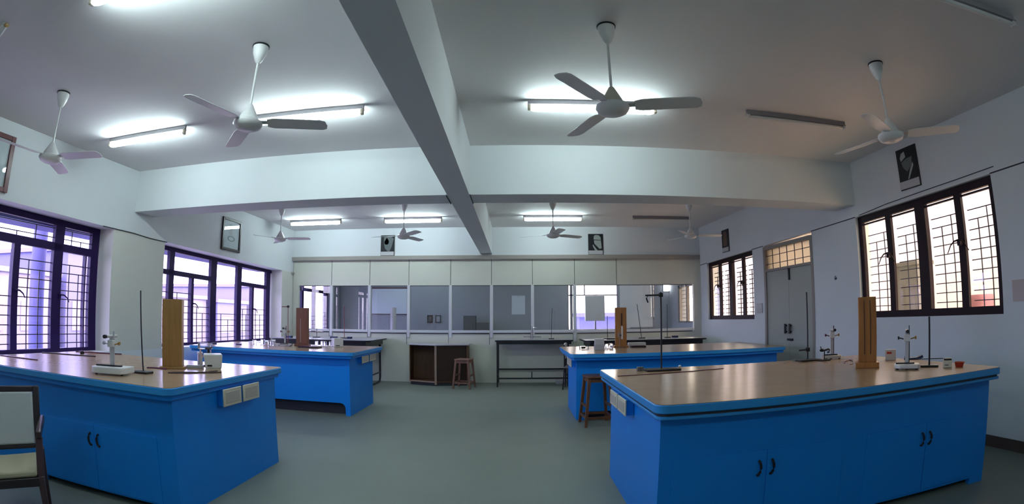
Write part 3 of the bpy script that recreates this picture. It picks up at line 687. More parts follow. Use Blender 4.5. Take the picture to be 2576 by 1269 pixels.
MB().box(-.02, .01, -.02, .02, .16, .185).build('clamp_screw', 'blackp', o)
MB().tube([(-.10, 0, .17), (-.095, 0, .12), (-.085, 0, .09), (-.07, 0, .085), (-.06, 0, .10)], .006, 8).build('hook', 'hook', o, smooth=True)
cord('cable', 'looped brown cable lying in front of the white slanting box', 'cable',
     [(-2.60, 3.80), (-2.66, 3.60), (-2.80, 3.44), (-2.87, 3.42), (-2.80, 3.52), (-2.66, 3.60), (-2.56, 3.66), (-2.52, 3.74)], 0.005, 'cablec')
block('spectacle_case', 'small purple grey case lying beside the mustard wooden case', 'case', -2.93, 3.90, 0.16, 0.05, 0.03, 'greytop', R(20))
cord('glass_rod', 'thin dark rod lying parallel to the front edge of the nearest window side bench', 'rod', [(-5.13, 3.20), (-4.8, 3.21), (-4.49, 3.23)], 0.006, 'maroon')
cord('glass_rod', 'long dark rod lying near the sill end of the nearest window side bench', 'rod', [(-5.19, 3.80), (-4.9, 3.88), (-4.45, 4.00)], 0.006, 'blackp')
cord('pencil', 'short dark stick lying left of the mustard wooden case', 'stick', [(-3.27, 3.58), (-3.2, 3.62), (-3.06, 3.62)], 0.006, 'maroon')
block('weight_box', 'small black block near the back of the nearest window side bench', 'block', -4.85, 4.14, 0.07, 0.05, 0.03, 'blackp', R(-40), lid=('maroon', 0.6, 0.006))
cord('ruler', 'dark strip lying beside the small black block by the sill', 'ruler', [(-5.10, 4.25), (-4.85, 4.33), (-4.50, 4.47)], 0.006, 'maroon')
o = thing('squeeze_bottle', 'small white bottle just behind the mustard wooden case', 'bottle', (-3.07, 4.17, BZ))
MB().lathe([(0.026, 0), (0.028, 0.01), (0.028, 0.095), (0.02, 0.11)], n=16).build('bottle_body', 'greytop', o, smooth=True)
MB().lathe([(0.03, 0.108), (0.03, 0.128)], n=16).build('cap', 'white', o, smooth=True)
MB().tube([(0, 0, .125), (0.0, 0, .15), (.03, 0, .16)], .008).build('spout', 'hook', o, smooth=True)

# --- far window-side bench
retort('thin reddish retort stand with a side arm on the far window side bench', -3.93, 7.95, 1.612, (0.14, 0.1), mrod='redrod', arm=(1.606, -0.125, 0), r=0.006)
microscope('slim silver microscope beside the reddish retort stand', -3.89, 7.76, R(10), 0.33, (0.2, 0.12), bar='maroon', bh=.03)
wood_box('reddish wooden case with a pale slot on the far window side bench', -3.60, 7.86, 0.215, 0.08, 1.585, R(2), 'woodr', slot=('cabedge', -0.02, 0.06, 0.46, 0.008))
for k, (bx_, by_, r_, h_) in enumerate(((-4.42, 7.62, .035, .075), (-4.30, 7.70, .04, .085), (-4.17, 7.72, .035, .075), (-4.06, 7.60, .03, .07))):
    beaker('clear glass beaker in the row left of the reddish retort stand', bx_, by_, r_, h_, 'beakers left of the reddish retort stand')
for k, (bx_, by_) in enumerate(((-3.42, 8.06), (-3.33, 8.10), (-3.25, 8.04), (-3.18, 8.12))):
    beaker('small glass beaker in the cluster right of the reddish wooden case', bx_, by_, .03, .075, 'beakers right of the reddish wooden case')
block('instrument_tray', 'flat black tray in front of the beakers right of the reddish wooden case', 'tray', -3.28, 7.45, 0.36, 0.16, 0.022, 'blackp', lid=('maroon', 0.9, 0.006))
block('instrument_tray', 'clear plastic tray at the foot of the slim silver microscope', 'tray', -3.86, 7.62, 0.28, 0.12, 0.03, 'clear')
block('meter_box', 'pale grey box on the far window side bench right of the beakers', 'meter', -3.0, 7.97, 0.16, 0.17, 0.135, 'white', R(38), lid=('white', 1.04, 0.008), face=('blackp', 0.1, 0.2))
block('weight_box', 'small dark block at the window end of the far window side bench', 'block', -5.0, 7.2, 0.10, 0.05, 0.022, 'navy', lid=('blackp', .7, .004))
block('sponge_pad', 'small lilac pad near the window end of the far window side bench', 'pad', -4.58, 7.35, 0.09, 0.05, 0.02, 'lilac', lid=('greytop', .9, .003))

# --- nearest door-side bench
retort('tall black retort stand with clamp arm on the corner of the nearest door side bench', 1.34, 4.46, 1.671, (0.33, 0.17), mrod='steel', arm=(1.645, -0.15, 0), r=0.0075, clamp=True)
o = thing('weight_box', 'two small dark cubes left of the tall retort stand base', 'block', (1.135, 4.47, BZ))
MB().box(-.03, .0, -.02, .02, 0, .04).build('dark_cube', 'dkbox', o, bevel=.003); MB().box(.005, .027, -.02, .02, 0, .04).build('dark_cube', 'dkbox', o, bevel=.003)
cord('thin_rod', 'thin dark wire lying across the corner of the nearest door side bench', 'wire', [(0.85, 4.12), (1.3, 4.21), (1.92, 4.35)], 0.003, 'maroon')
o = thing('paper_scrap', 'tiny white scrap at the back edge behind the tall retort stand', 'paper', (1.585, 4.66, BZ))
MB().ball((0, 0, .012), .013, 1.2, 1, .9).build('crumple', 'white', o, smooth=True)
retort('black retort stand before the double door with a low side arm', 2.995, 4.52, 1.653, (0.26, 0.14), lean=(-0.006, 0), arm=(1.062, -0.11, 0), r=0.0075)
o = thing('clamp', 'black bosshead clamp propped between the retort stand and the silver microscope', 'clamp', (3.10, 4.40, BZ))
MB().tube([(.02, 0, .006), (.02, 0, .10)], .006).build('stem', 'black', o, smooth=True)
MB().ball((-.01, 0, .11), .02, 1.6, .8, .8).build('boss', 'black', o, smooth=True)
MB().tube([(.02, 0, .108), (.05, 0, .112), (.075, 0, .118), (.09, 0, .105), (.082, 0, .088), (.062, 0, .085)], .010).build('jaw', 'black', o, smooth=True)
MB().tube([(-.02, 0, .115), (-.03, 0, .15)], .005).build('thumb_screw', 'black', o, smooth=True)
MB().box(-.03, .08, -.03, .03, 0, .012).build('foot_plate', 'blackp', o)
microscope('silver travelling microscope with a maroon bar near the double door', 3.31, 4.52, R(-20), 0.35, (0.2, 0.13), bar='maroon', mbase='creamd')
wood_box('tall orange wooden case on the nearest door side bench', 3.06, 3.62, 0.165, 0.15, 1.558, R(-38), 'wood', plinth=0.05, grooves=2)
cord('cable', 'thin looped cable lying left of the tall orange wooden case', 'cable', [(3.10, 4.02), (3.22, 4.17), (3.34, 4.24), (3.30, 4.14), (3.16, 3.96), (3.08, 3.90)], 0.0045, 'maroon')
microscope('white travelling microscope right of the tall orange wooden case', 3.20, 3.24, R(-42), 0.36, (0.22, 0.16), bar='blackp', bh=.045)
block('reagent_carton', 'pale carton with small red marks behind the white microscope', 'carton', 3.64, 3.93, 0.11, 0.04, 0.105, 'card', R(-42), face=('red', 0.6, 0.8))
retort('plain black retort rod right of the white microscope', 3.445, 3.20, 1.368, (0.16, 0.06), rot=R(-42), r=0.0085)
o = thing('folded_cloth', 'dark blue cloth strip behind the white microscope', 'cloth', (3.85, 3.80, BZ))
MB().prism([(-.10, 0), (.05, 0), (.10, .02), (.09, .045), (.03, .02), (-.06, .015), (-.09, .035)], -.04, .04, Matrix(((.74, 0, .67, 0), (-.67, 0, .74, 0), (0, 1, 0, 0), (0, 0, 0, 1)))).build('cloth', 'navy', o, smooth=True)
cord('pencil', 'thin dark pencil near the back corner of the nearest door side bench', 'pencil', [(3.70, 3.62, .02), (3.80, 3.50, .022), (3.88, 3.42, .024)], 0.004, 'blackp')
block('instrument_tray', 'flat black tray behind the white microscope base', 'tray', 3.40, 3.42, 0.14, 0.06, 0.018, 'blackp', R(-42))
block('notepad', 'pale notepad between the white microscope and the plain rod', 'notepad', 3.31, 3.33, 0.13, 0.09, 0.012, 'cream', R(-42))
block('reagent_carton', 'small cream carton with a black lid beside the red dish', 'carton', 3.52, 3.05, 0.075, 0.05, 0.06, 'cream', R(-45), lid=('blackp', .9, .016), face=('dkbox', .3, .45))
o = thing('red_dish', 'red plastic dish at the right end of the nearest door side bench', 'dish', (3.62, 3.00, BZ))
MB().lathe([(0, 0), (.032, 0), (.045, .042), (.042, .042), (.03, .004), (0, .004)], n=20).build('bowl', 'red', o, smooth=True)
MB().box(.03, .06, -.012, .012, .03, .038).build('lip', 'red', o)

# --- far door-side bench
wood_box('brown wooden case with a dark slot on the far door side bench', 1.715, 8.06, 0.185, 0.08, 1.598, R(-4), 'wood', slot=('woodd', 0.01, 0.36, 0.56, 0.011))
o = thing('vernier_scale', 'white and clear reading scale in front of the brown wooden case', 'scale', (1.69, 7.90, BZ))
MB().box(-.06, .06, -.05, .05, 0, .012).build('foot', 'clear', o)
MB().box(-.035, -.022, -.01, .01, .012, .30).build('clear_upright', 'clear', o)
MB().box(.0, .024, -.012, .008, .14, .35).build('white_scale', 'white', o, bevel=.003)
MB().box(-.06, .0, -.015, .01, .17, .24).build('slider', 'clear', o, bevel=.004)
MB().box(-.025, -.005, -.018, -.013, .19, .215).build('slider_mark', 'blackp', o)
o = thing('perspex_box', 'grey translucent upright box on the far door side bench corner', 'box', (1.26, 7.50, BZ))
MB().box(-.075, .075, -.05, .05, 0, .09).build('lower_part', 'greytop', o, bevel=.003); MB().box(-.07, .07, -.045, .045, .09, .17).build('upper_part', 'alu', o, bevel=.003)
for k, (bx_, by_) in enumerate(((1.44, 7.85), (1.52, 7.92), (1.50, 7.76), (1.36, 7.80))):
    beaker('small glass beaker in the cluster left of the brown wooden case', bx_, by_, .03, .07, 'beakers left of the brown wooden case')
block('instrument_tray', 'clear low tray left of the grey translucent box', 'tray', 1.06, 7.75, 0.14, 0.10, 0.045, 'clear', face=('blackp', .2, .9))
block('instrument_tray', 'flat black tray right of the brown wooden case', 'tray', 1.98, 7.95, 0.24, 0.14, 0.025, 'blackp', lid=('maroon', .9, .005))
block('power_unit', 'dark box with a pale top behind the flat black tray', 'box', 2.02, 8.20, 0.30, 0.1, 0.06, 'alu', lid=('white', .95, .006))

# ------------------------------------------------------------------ tables at the back
def lab_table(label, x0, x1, y0, y1, z, legs, apron=0.10, r=0.12):
    o = thing('laboratory_table', label, 'table', (x0, y0, 0), group='black edged tables along the partition')
    L, D = x1 - x0, y1 - y0
    MB().prism(rrect(0, L, 0, D, r), z - 0.035, z - 0.004).build('edge_band', 'black', o)
    MB().prism(rrect(0.006, L - 0.006, 0.006, D - 0.006, r - 0.006), z - 0.01, z).build('table_top', 'greytop', o)
    MB().box(0.1, L - 0.1, 0.07, 0.09, z - 0.035 - apron, z - 0.03).box(0.1, L - 0.1, D - 0.09, D - 0.07, z - 0.035 - apron, z - 0.03).box(0.1, 0.12, .09, D - .09, z - .035 - apron, z - .03).box(L - 0.12, L - 0.1, .09, D - .09, z - .035 - apron, z - .03).build('apron', 'black', o)
    return o
t = lab_table('long black edged table under the window end of the partition', -5.1, -2.88, 9.45, 10.88, 0.985, None)
for xx in (0.14, 2.06):
    MB().tube([(xx, .12, .95), (xx, .12, .25), (xx, .10, .12), (xx, .05, .06), (xx, .12, .012), (xx, .4, .012), (xx, 1.1, .012), (xx, 1.30, .03), (xx, 1.33, .12), (xx, 1.33, .95)], .024, 10).tube([(xx, .12, .22), (xx, 1.33, .22)], .016, 8).build('tube_leg', 'black', t, smooth=True)
t = lab_table('long black edged table at the door end of the partition', 1.36, 3.93, 9.70, 10.80, 0.985, None)
for xx in (0.14, 2.42):
    MB().tube([(xx, .12, .95), (xx, .12, .03)], .024, 10).tube([(xx, .98, .95), (xx, .98, .03)], .024, 10).tube([(xx, .12, .2), (xx, .98, .2)], .016, 8).build('tube_leg', 'black', t, smooth=True)
t = thing('sink_table', 'narrow black steel table with a tap between the cabinet and the far bench', 'table', (-0.45, 10.22, 0), group=None)
MB().prism(rrect(0, 1.62, 0, 0.68, .03), .945, .975).build('edge_band', 'black', t)
MB().box(.006, 1.614, .006, .674, .97, .98).build('table_top', 'greytop', t)
MB().box(.03, 1.59, .03, .06, .89, .945).build('apron', 'black', t)
for xx in (.05, 1.52):
    for yy in (.05, .62): MB().box(xx - .016, xx + .016, yy - .016, yy + .016, 0 if yy < .1 else .02, .945).build('leg', 'black', t)
MB().box(.05, 1.52, .035, .065, .165, .195).build('cross_bar', 'black', t); MB().box(.05, 1.52, .605, .635, .30, .33).build('cross_bar', 'black', t)
for xx in (.05, 1.52): MB().box(xx - .012, xx + .012, .05, .62, .2, .23).build('side_bar', 'black', t)
MB().box(.755, .775, .04, .06, .19, .32).build('short_strut', 'black', t)
o = thing('laboratory_tap', 'slim grey tap with a cross handle on the narrow steel table', 'tap', (0.335, 10.52, .98))
MB().lathe([(.05, 0), (.05, .008), (.02, .02), (.016, .26), (.012, .275)], n=16).build('column', 'batten', o, smooth=True)
MB().tube([(-.19, 0, .055), (-.05, 0, .06), (.05, 0, .06), (.19, 0, .052)], .013, 10).build('outlet_arm', 'batten', o, smooth=True)
MB().tube([(0, 0, .245), (.03, -.02, .25), (.09, -.06, .25), (.10, -.065, .235)], .009, 8).build('swan_spout', 'chrome', o, smooth=True)

def small_base(label, x, y, w_, n=1, z=.985):
    o = thing('weight_box', label, 'block', (x, y, z))
    for k in range(n): MB().box(-w_ / 2 + k * (w_ + .04), w_ / 2 + k * (w_ + .04), -.05, .05, 0, .04).build('dark_block', 'navy', o, bevel=.004)
    return o
retort('leaning retort rod nearest the purple pane on the long window end table', -4.62, 10.2, 1.66, (.14, .1), lean=(0.03, 0), z0=.985)
retort('straight retort rod at the second partition post on the long window end table', -4.33, 10.2, 1.66, (.14, .1), z0=.985)
retort('straight retort rod before the dark pane on the long window end table', -3.68, 10.2, 1.68, (.14, .1), z0=.985, mrod='redrod')
small_base('pair of dark blocks beside the rod before the dark pane', -3.86, 10.05, .14, 1); small_base('single dark block right of the rod before the dark pane', -3.52, 10.1, .09)
small_base('dark block on the left end of the long window end table', -4.78, 9.75, .12)
retort('thin retort rod on the narrow steel table right of the tap', 0.745, 10.6, 1.649, (.12, .1), z0=.98, lean=(0.02, 0), r=.0055)
retort('short retort rod on the door end table left of the brown wooden case', 1.90, 10.25, 1.468, (.2, .12), z0=.985)
retort('leaning retort rod on the door end table right of the brown wooden case', 2.62, 10.2, 1.70, (.14, .1), z0=.985, lean=(-.09, 0))
retort('straight retort rod on the door end table nearest the far right window', 3.19, 10.2, 1.70, (.12, .1), z0=.985)
small_base('dark block right of the straight rod on the door end table', 3.36, 10.2, .12)
block('instrument_tray', 'flat black tray on the left end of the door end table', 'tray', 2.0, 10.0, .34, .12, .03, 'blackp', z0=.985)
o = thing('plastic_chair', 'dark chair with a grey back tucked under the left end of the door end table', 'chair', (1.17, 9.95, 0), R(78))
MB().box(-.2, .2, -.2, .2, .43, .46).build('seat', 'dkbox', o, bevel=.01)
MB().prism(rrect(-.19, .19, .62, .93, .08), .17, .2, Matrix(((1, 0, 0, 0), (0, 0, 1, 0), (0, 1, 0, 0), (0, 0, 0, 1)))).build('backrest', 'alu', o, bevel=.006)
for sx in (-1, 1):
    MB().tube([(sx * .18, .19, .9), (sx * .18, .19, .45), (sx * .2, .22, .0)], .012).build('leg', 'black', o, smooth=True)
    MB().tube([(sx * .18, -.18, .44), (sx * .2, -.2, .0)], .012).build('leg', 'black', o, smooth=True)
o = thing('floor_box', 'small pale box on the floor under the narrow steel table', 'box', (0.93, 10.75, 0))
MB().box(-.08, .08, -.07, .07, 0, .07).build('carton', 'caption', o, bevel=.004); MB().box(-.082, .082, -.072, .072, .07, .08).build('lid', 'white', o)

# ------------------------------------------------------------------ brown corner cabinet
o = thing('open_cabinet', 'low brown open cabinet with a bent front standing against the partition', 'cabinet', (-1.70, 10.30, 0))
A, B_, D_ = (-.61, .24), (0, 0), (.66, .17)
E1, E2 = (.66, .60), (-.61, .60)
MB().prism([A, B_, D_, E1, E2], .07, .095).build('bottom_board', 'cabin', o)
MB().prism([(A[0] + .02, A[1] + .03), (0, .04), (D_[0] - .02, D_[1] + .03), (E1[0] - .02, E1[1] - .02), (E2[0] + .02, E2[1] - .02)], 0, .07).build('plinth', 'groove', o)
MB().prism([(A[0] - .03, A[1] - .02), (0, -.03), (D_[0] + .03, D_[1] - .02), (E1[0] + .03, E1[1]), (E2[0] - .03, E2[1])], .855, .88).build('cabinet_top', 'greytop', o, bevel=.004)
MB().box(A[0], A[0] + .02, A[1], E2[1], .095, .855).build('side_panel', 'cabin', o)
MB().box(D_[0] - .02, D_[0], D_[1], E1[1], .095, .855).build('side_panel', 'cabin', o)
MB().box(A[0] + .02, D_[0] - .02, E1[1] - .02, E1[1], .095, .855).build('back_panel', 'cabin', o)
MB().box(-.022, .022, .0, .58, .03, .855).build('divider', 'cabedge', o)
MB().bar((A[0], A[1] - .004, .085), (B_[0] - .02, B_[1] + .004, .085), .03, .02).build('front_edge', 'cabedge', o)
MB().prism([(.022, .03), (D_[0] - .02, D_[1] + .03), (D_[0] - .02, D_[1] + .045), (.022, .045)], .095, .855).build('dark_sheet', 'cabdark', o)  # dark brown sheet across the mouth of the right compartment

# ------------------------------------------------------------------ stools
def stool(label, x, y, rot, h, m_, foot=0.18, topw=0.15):
    o = thing('wooden_stool', label, 'stool', (x, y, 0), rot, group='square topped wooden stools')
    MB().box(-topw, topw, -topw, topw, h - 0.028, h).build('seat', m_, o, bevel=.006)
    t_ = topw - 0.03
    for sx in (-1, 1):
        for sy in (-1, 1): MB().bar((sx * t_, sy * t_, h - .028), (sx * foot, sy * foot, 0), .042, .042, .034).build('leg', m_, o, bevel=.003)
    def at(z): return foot + (t_ - foot) * z / (h - .028)
    for z, ax in ((h - .06, 0), (h - .06, 1), (.12, 0), (.12, 1), (.27, 1)):
        k = at(z)
        for sg in (-1, 1):
            a, b = ((-k, sg * k, z), (k, sg * k, z)) if ax == 0 else ((sg * k, -k, z), (sg * k, k, z))
            MB().bar(a, b, .045 if z > .3 else .03, .02).build('apron_rail' if z > .3 else 'stretcher', m_, o)
    return o
stool('reddish wooden stool in front of the brown open cabinet', -1.075, 10.10, R(-13), .605, 'stool', foot=.18, topw=.16)
stool('dark brown wooden stool between the two door side benches', 1.07, 6.57, R(5), .67, 'stoolb', foot=.19, topw=.165)

# ------------------------------------------------------------------ arm chair, cut by the picture edge
o = thing('arm_chair', 'dark framed chair with a pale padded back and cream seat beside the nearest bench', 'chair', (-3.17, 1.94, 0), R(50.6))
up = Matrix(((1, 0, 0, 0), (0, 0, 1, 0), (0, 1, 0, 0), (0, 0, 0, 1)))
tilt = Matrix.Translation((0, .22, .46)) @ Matrix.Rotation(R(-9), 4, 'X')
# back frame and pad
MB().box(-.26, -.215, -.02, .02, .0, .46, tilt).box(.215, .26, -.02, .02, .0, .46, tilt).box(-.215, .215, -.02, .02, .42, .46, tilt).box(-.215, .215, -.02, .02, .04, .07, tilt).build('back_frame', 'chaird', o, bevel=.008)
MB().box(-.215, .215, -.028, .012, .07, .42, tilt).build('back_pad', 'chairp', o, bevel=.012)
MB().prism([(-.24, -.24), (.24, -.24), (.23, .22), (.1, .20), (0, .19), (-.1, .20), (-.23, .22)], .43, .475).build('seat', 'chairs', o, bevel=.015)
MB().box(-.25, .25, -.25, -.215, .375, .43).box(-.25, -.215, -.215, .22, .375, .43).box(.215, .25, -.215, .22, .375, .43).build('seat_rail', 'chaird', o, bevel=.004)
for sx in (-1, 1):
    a = MB().bar((sx * .275, .23, .70), (sx * .27, -.20, .68), .05, .035).build('arm_rest', 'chairf', o, bevel=.01)
    MB().bar((sx * .27, -.17, .665), (sx * .26, -.21, .40), .045, .035).build('arm_support', 'chairf', a, bevel=.006)
    MB().bar((sx * .26, -.215, .43), (sx * .275, -.24, 0), .045, .045, .026).build('leg', 'chairf', o, bevel=.004)
    MB().bar((sx * .25, .22, .50), (sx * .26, .30, 0), .045, .045, .026).build('leg', 'chairf', o, bevel=.004)

# ------------------------------------------------------------------ the next room behind the partition
YR = 14.5
tag(box('wall_far', 'room', None, -5.6, 1.50, YR, YR + .15, 0, ZC), 'grey end wall of the next room seen through the panes', 'wall', kind='structure')
tag(MB().box(3.02, 5.2, YR, YR + .15, 0, ZC).box(1.5, 3.02, YR, YR + .15, 0, 1.06).box(1.5, 3.02, YR, YR + .15, 2.5, ZC).build('wall_far', 'room'), 'grey wall piece around the bright window of the next room', 'wall', kind='structure')
tag(wall_mesh(11.05, YR, 0, ZC, -5.65, -5.38, [(11.25, 13.75, 0.95, 2.5)]).build('wall_left_next', 'room'), 'window wall of the next room behind the purple pane', 'wall', kind='structure')
tag(wall_mesh(11.05, YR, 0, ZC, 4.62, 4.85, [(12.5, 13.75, 1.25, 2.3)]).build('wall_right_next', 'room'), 'side wall of the next room with one cream window', 'wall', kind='structure')
w = thing('window_5', 'window of the next room behind the purple pane', 'window', kind='structure')
MB().box(-5.55, -5.47, 11.25, 13.75, .95, 1.0).box(-5.55, -5.47, 11.25, 13.75, 2.42, 2.5).box(-5.55, -5.47, 11.25, 13.75, 2.1, 2.18).build('frame', 'frame', w)
for y in (11.3, 11.95, 12.75, 13.65): MB().box(-5.55, -5.47, y - .06, y + .06, 1.0, 2.42).build('mullion', 'frame', w)
MB().box(-5.51, -5.505, 11.25, 13.75, .95, 2.5).build('pane', 'pane', w)
w = thing('window_6', 'bright window at the far end of the next room', 'window', kind='structure')
MB().box(1.50, 1.54, YR, YR + .08, 1.06, 2.5).box(2.98, 3.02, YR, YR + .08, 1.06, 2.5).box(1.54, 2.98, YR, YR + .08, 1.06, 1.09).box(1.54, 2.98, YR, YR + .08, 2.075, 2.11).build('frame', 'batten', w)
MB().box(1.58, 1.66, YR, YR + .06, 1.09, 2.5).build('mullion', 'batten', w); MB().box(2.0, 2.025, YR, YR + .06, 2.1, 2.5).build('mullion', 'frame', w)
MB().box(1.54, 2.98, YR + .04, YR + .045, 1.06, 2.5).build('pane', 'pane', w)
w = thing('window_7', 'cream lit barred window in the side of the next room', 'window', kind='structure')
MB().box(4.66, 4.74, 12.5, 12.56, 1.25, 2.3).box(4.66, 4.74, 13.69, 13.75, 1.25, 2.3).box(4.66, 4.74, 13.05, 13.13, 1.25, 2.3).box(4.66, 4.74, 12.5, 13.75, 2.24, 2.3).box(4.66, 4.74, 12.5, 13.75, 1.25, 1.3).build('frame', 'doorf', w)
mb = MB()
for i in range(8): mb.box(4.76, 4.77, 12.5, 13.75, 1.38 + .11 * i, 1.39 + .11 * i)
mb.build('grille', 'grille', w)
MB().box(4.70, 4.705, 12.5, 13.75, 1.25, 2.3).build('pane', 'pane', w)
o = thing('whiteboard', 'large pale blue board in a dark frame seen through the third pane', 'board', (-3.8, YR, 0))
MB().box(-.60, .60, -.03, 0, 1.53, 2.34).build('frame', 'picframer', o); MB().box(-.545, .55, -.04, -.028, 1.55, 2.30).build('writing_surface', 'board', o)
o = thing('water_purifier', 'tall slim white dispenser below the large pale blue board', 'dispenser', (-3.52, 13.9, 0))
MB().lathe([(.085, 0), (.085, 1.70), (.075, 1.73), (.0, 1.735)], n=20).build('column', 'white', o, smooth=True); MB().lathe([(.087, 1.45), (.087, 1.46)], n=20).build('band', 'alu', o)
for k, x in enumerate((-2.635, -2.39)):
    o = thing('wall_frame', 'small dark framed card on the far wall, %s of a pair' % ('left hand' if k == 0 else 'right hand'), 'frame', (x, YR, 0))
    MB().box(0, .16, -.02, 0, 1.29, 1.515).build('frame', 'picframe', o); MB().box(.025, .135, -.024, -.018, 1.32, 1.485).build('card', 'room' if k else 'dkbox', o)
o = thing('steel_cupboard', 'dark grey tall cupboard seen through the fifth pane', 'cupboard', (-1.50, 14.1, 0))
MB().box(0, .34, -.2, .2, 0, 1.50).build('carcass', 'dkbox', o); MB().box(.005, .27, -.215, -.2, .05, 1.47).build('door', 'dkbox', o); MB().box(.23, .245, -.23, -.215, .8, .95).build('handle', 'alu', o)
o = thing('storage_chest', 'lower dark box beside the dark grey tall cupboard', 'box', (-1.14, 14.1, 0))
MB().box(0, .34, -.2, .2, 0, 1.27).build('carcass', 'dkbox', o); MB().box(-.005, .345, -.205, .2, 1.27, 1.30).build('lid', 'dkbox', o)
o = thing('paper_notice', 'bright blue white sheet on the far wall of the next room', 'picture', (-.14, YR, 0))  # paper notice on the far wall
MB().box(0, .395, -.008, 0, 1.535, 2.085).build('sheet', 'board', o); MB().box(.19, .205, -.012, -.006, 2.05, 2.065).build('pin', 'black', o)
o = thing('display_panel', 'grey rectangular sheet fixed before the bright far window', 'panel', (2.32, 14.46, 0))
MB().box(-.30, .28, -.02, .01, 1.33, 2.07).build('panel', 'white', o); MB().box(-.02, .02, -.005, .03, 2.05, 2.11).build('hanger', 'batten', o); MB().box(-.02, .02, -.005, .03, 1.09, 1.34).build('foot_strut', 'batten', o)
o = thing('whiteboard', 'large grey green board right of the bright far window', 'board', (3.07, YR, 0))
MB().box(.0, 1.03, -.02, 0, 1.10, 2.44).build('writing_surface', 'wall', o); MB().box(1.0, 1.03, -.03, -.018, 1.10, 2.44).box(.3, 1.03, -.06, -.018, 1.10, 1.13).build('frame', 'batten', o)
o = thing('glow_patch', 'small glowing lamp on the far wall beside the retort arm', 'patch', (4.43, YR, 0))  # glowing box and round body set where bright spots show in the panes
MB().box(-.02, .22, -.03, 0, 2.18, 2.44).build('base', 'profile', o); MB().box(0, .15, -.09, -.03, 2.20, 2.42).build('glow_body', 'patch', o, bevel=.01)
o = thing('glow_patch', 'small round glowing lamp above the cream next room window', 'patch', (4.52, 13.2, 2.33))
MB().lathe([(.02, 0), (.06, .03), (.06, .09), (.02, .12)], n=16).build('glow_body', 'patch', o, smooth=True); MB().box(.03, .1, -.02, .02, .04, .08).build('bracket', 'profile', o)

# ------------------------------------------------------------------ outside
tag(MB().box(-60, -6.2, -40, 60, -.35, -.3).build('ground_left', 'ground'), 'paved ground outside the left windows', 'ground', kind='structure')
tag(MB().box(6.2, 60, -40, 60, -.35, -.3).build('ground_right', 'groundw'), 'paved ground outside the right windows, brightened to bounce warm light inside', 'ground', kind='structure')
o = thing('veranda_column', 'round lilac column just outside the nearest left window', 'column', (-7.5, 5.36, -.3), kind=None)
MB().lathe([(.14, 0), (.125, .1), (.125, 3.9)], n=24).build('shaft', 'lilac', o, smooth=True); MB().box(-.2, .2, -.2, .2, 3.9, 4.1).build('capital', 'lilac2', o)
def building(label, x0, x1, y0, y1, h, m_, wins, face):
    o = thing('building', label, 'building', ((x0 + x1) / 2, (y0 + y1) / 2, -.3))
    X, Y = (x1 - x0) / 2, (y1 - y0) / 2
    MB().box(-X, X, -Y, Y, 0, h).build('walls', m_, o); MB().box(-X - .1, X + .1, -Y - .1, Y + .1, h, h + .15).build('roof_slab', 'lilac2' if m_.startswith('lil') else 'outc', o)
    for (a, b, c, d_) in wins:
        xf = X if face > 0 else -X
        MB().box(xf - .03 * face, xf + .02 * face, a, b, c, d_).build('window', 'pgrey' if not m_.startswith('lil') else 'lilac2', o)
    return o
building('low lilac building outside, behind the middle bay of the far left window', -19, -13, 19.0, 21.6, 2.25, 'lilac', [(-1.0, -.2, .9, 1.6), (.3, 1.1, .9, 1.6)], 1)
building('pale building outside, behind the first bays of the far left window', -19, -13.5, 15.6, 18.8, 2.35, 'lilac2', [(-1.2, -.2, .8, 1.5)], 1)
building('tall lilac building outside the nearest left window', -22, -15, 12.0, 14.6, 3.7, 'lilac', [(-1.0, -.3, 1, 2), (.3, 1.0, 1, 2)], 1)
building('small lilac block outside the bright far window of the next room', 2.3, 4.2, 18, 20, 1.75, 'lilac', [(-.8, -.2, .6, 1.3)], -1)
building('low pale building outside the nearest left window, left of the round column', -22, -15, 8.0, 11.6, 2.75, 'lilac2', [(-1.2, -.4, 1, 1.9), (.3, 1.1, 1, 1.9)], 1)
building('pale flat roofed building outside, behind the last bay of the far left window', -19, -13, 21.9, 27, 3.1, 'lilac2', [(-2, -1, 1.2, 2.4), (0.2, 1.2, 1.2, 2.4)], 1)
o = tag(place(MB().box(-.95, -.43, -3, 7.9, 2.49, 2.57).build('sunshade', 'lilac'), LW), 'flat lilac sunshade slab over the outside of the left windows', 'sunshade', kind='structure')
building('long cream building outside the right hand windows', 10.5, 12, -8, 24, 5.2, 'outc', [], -1)
o = thing('corridor_column', 'grey square column outside the large right window', 'column', (7.2, 7.1, -.3))
MB().box(-.2, .2, -.34, .34, 0, 2.5).build('shaft', 'outg', o); MB().box(-.24, .24, -.38, .38, 2.5, 2.57).build('cap', 'outg', o)
o = thing('fire_bucket', 'dull red drum standing outside the large right window', 'drum', (7.3, 5.55, -.3))
MB().lathe([(.22, 0), (.22, 1.85), (.2, 1.9), (0, 1.9)], n=20).build('drum', 'outr', o, smooth=True); MB().lathe([(.225, 1.2), (.225, 1.24)], n=20).build('hoop', 'outg', o)

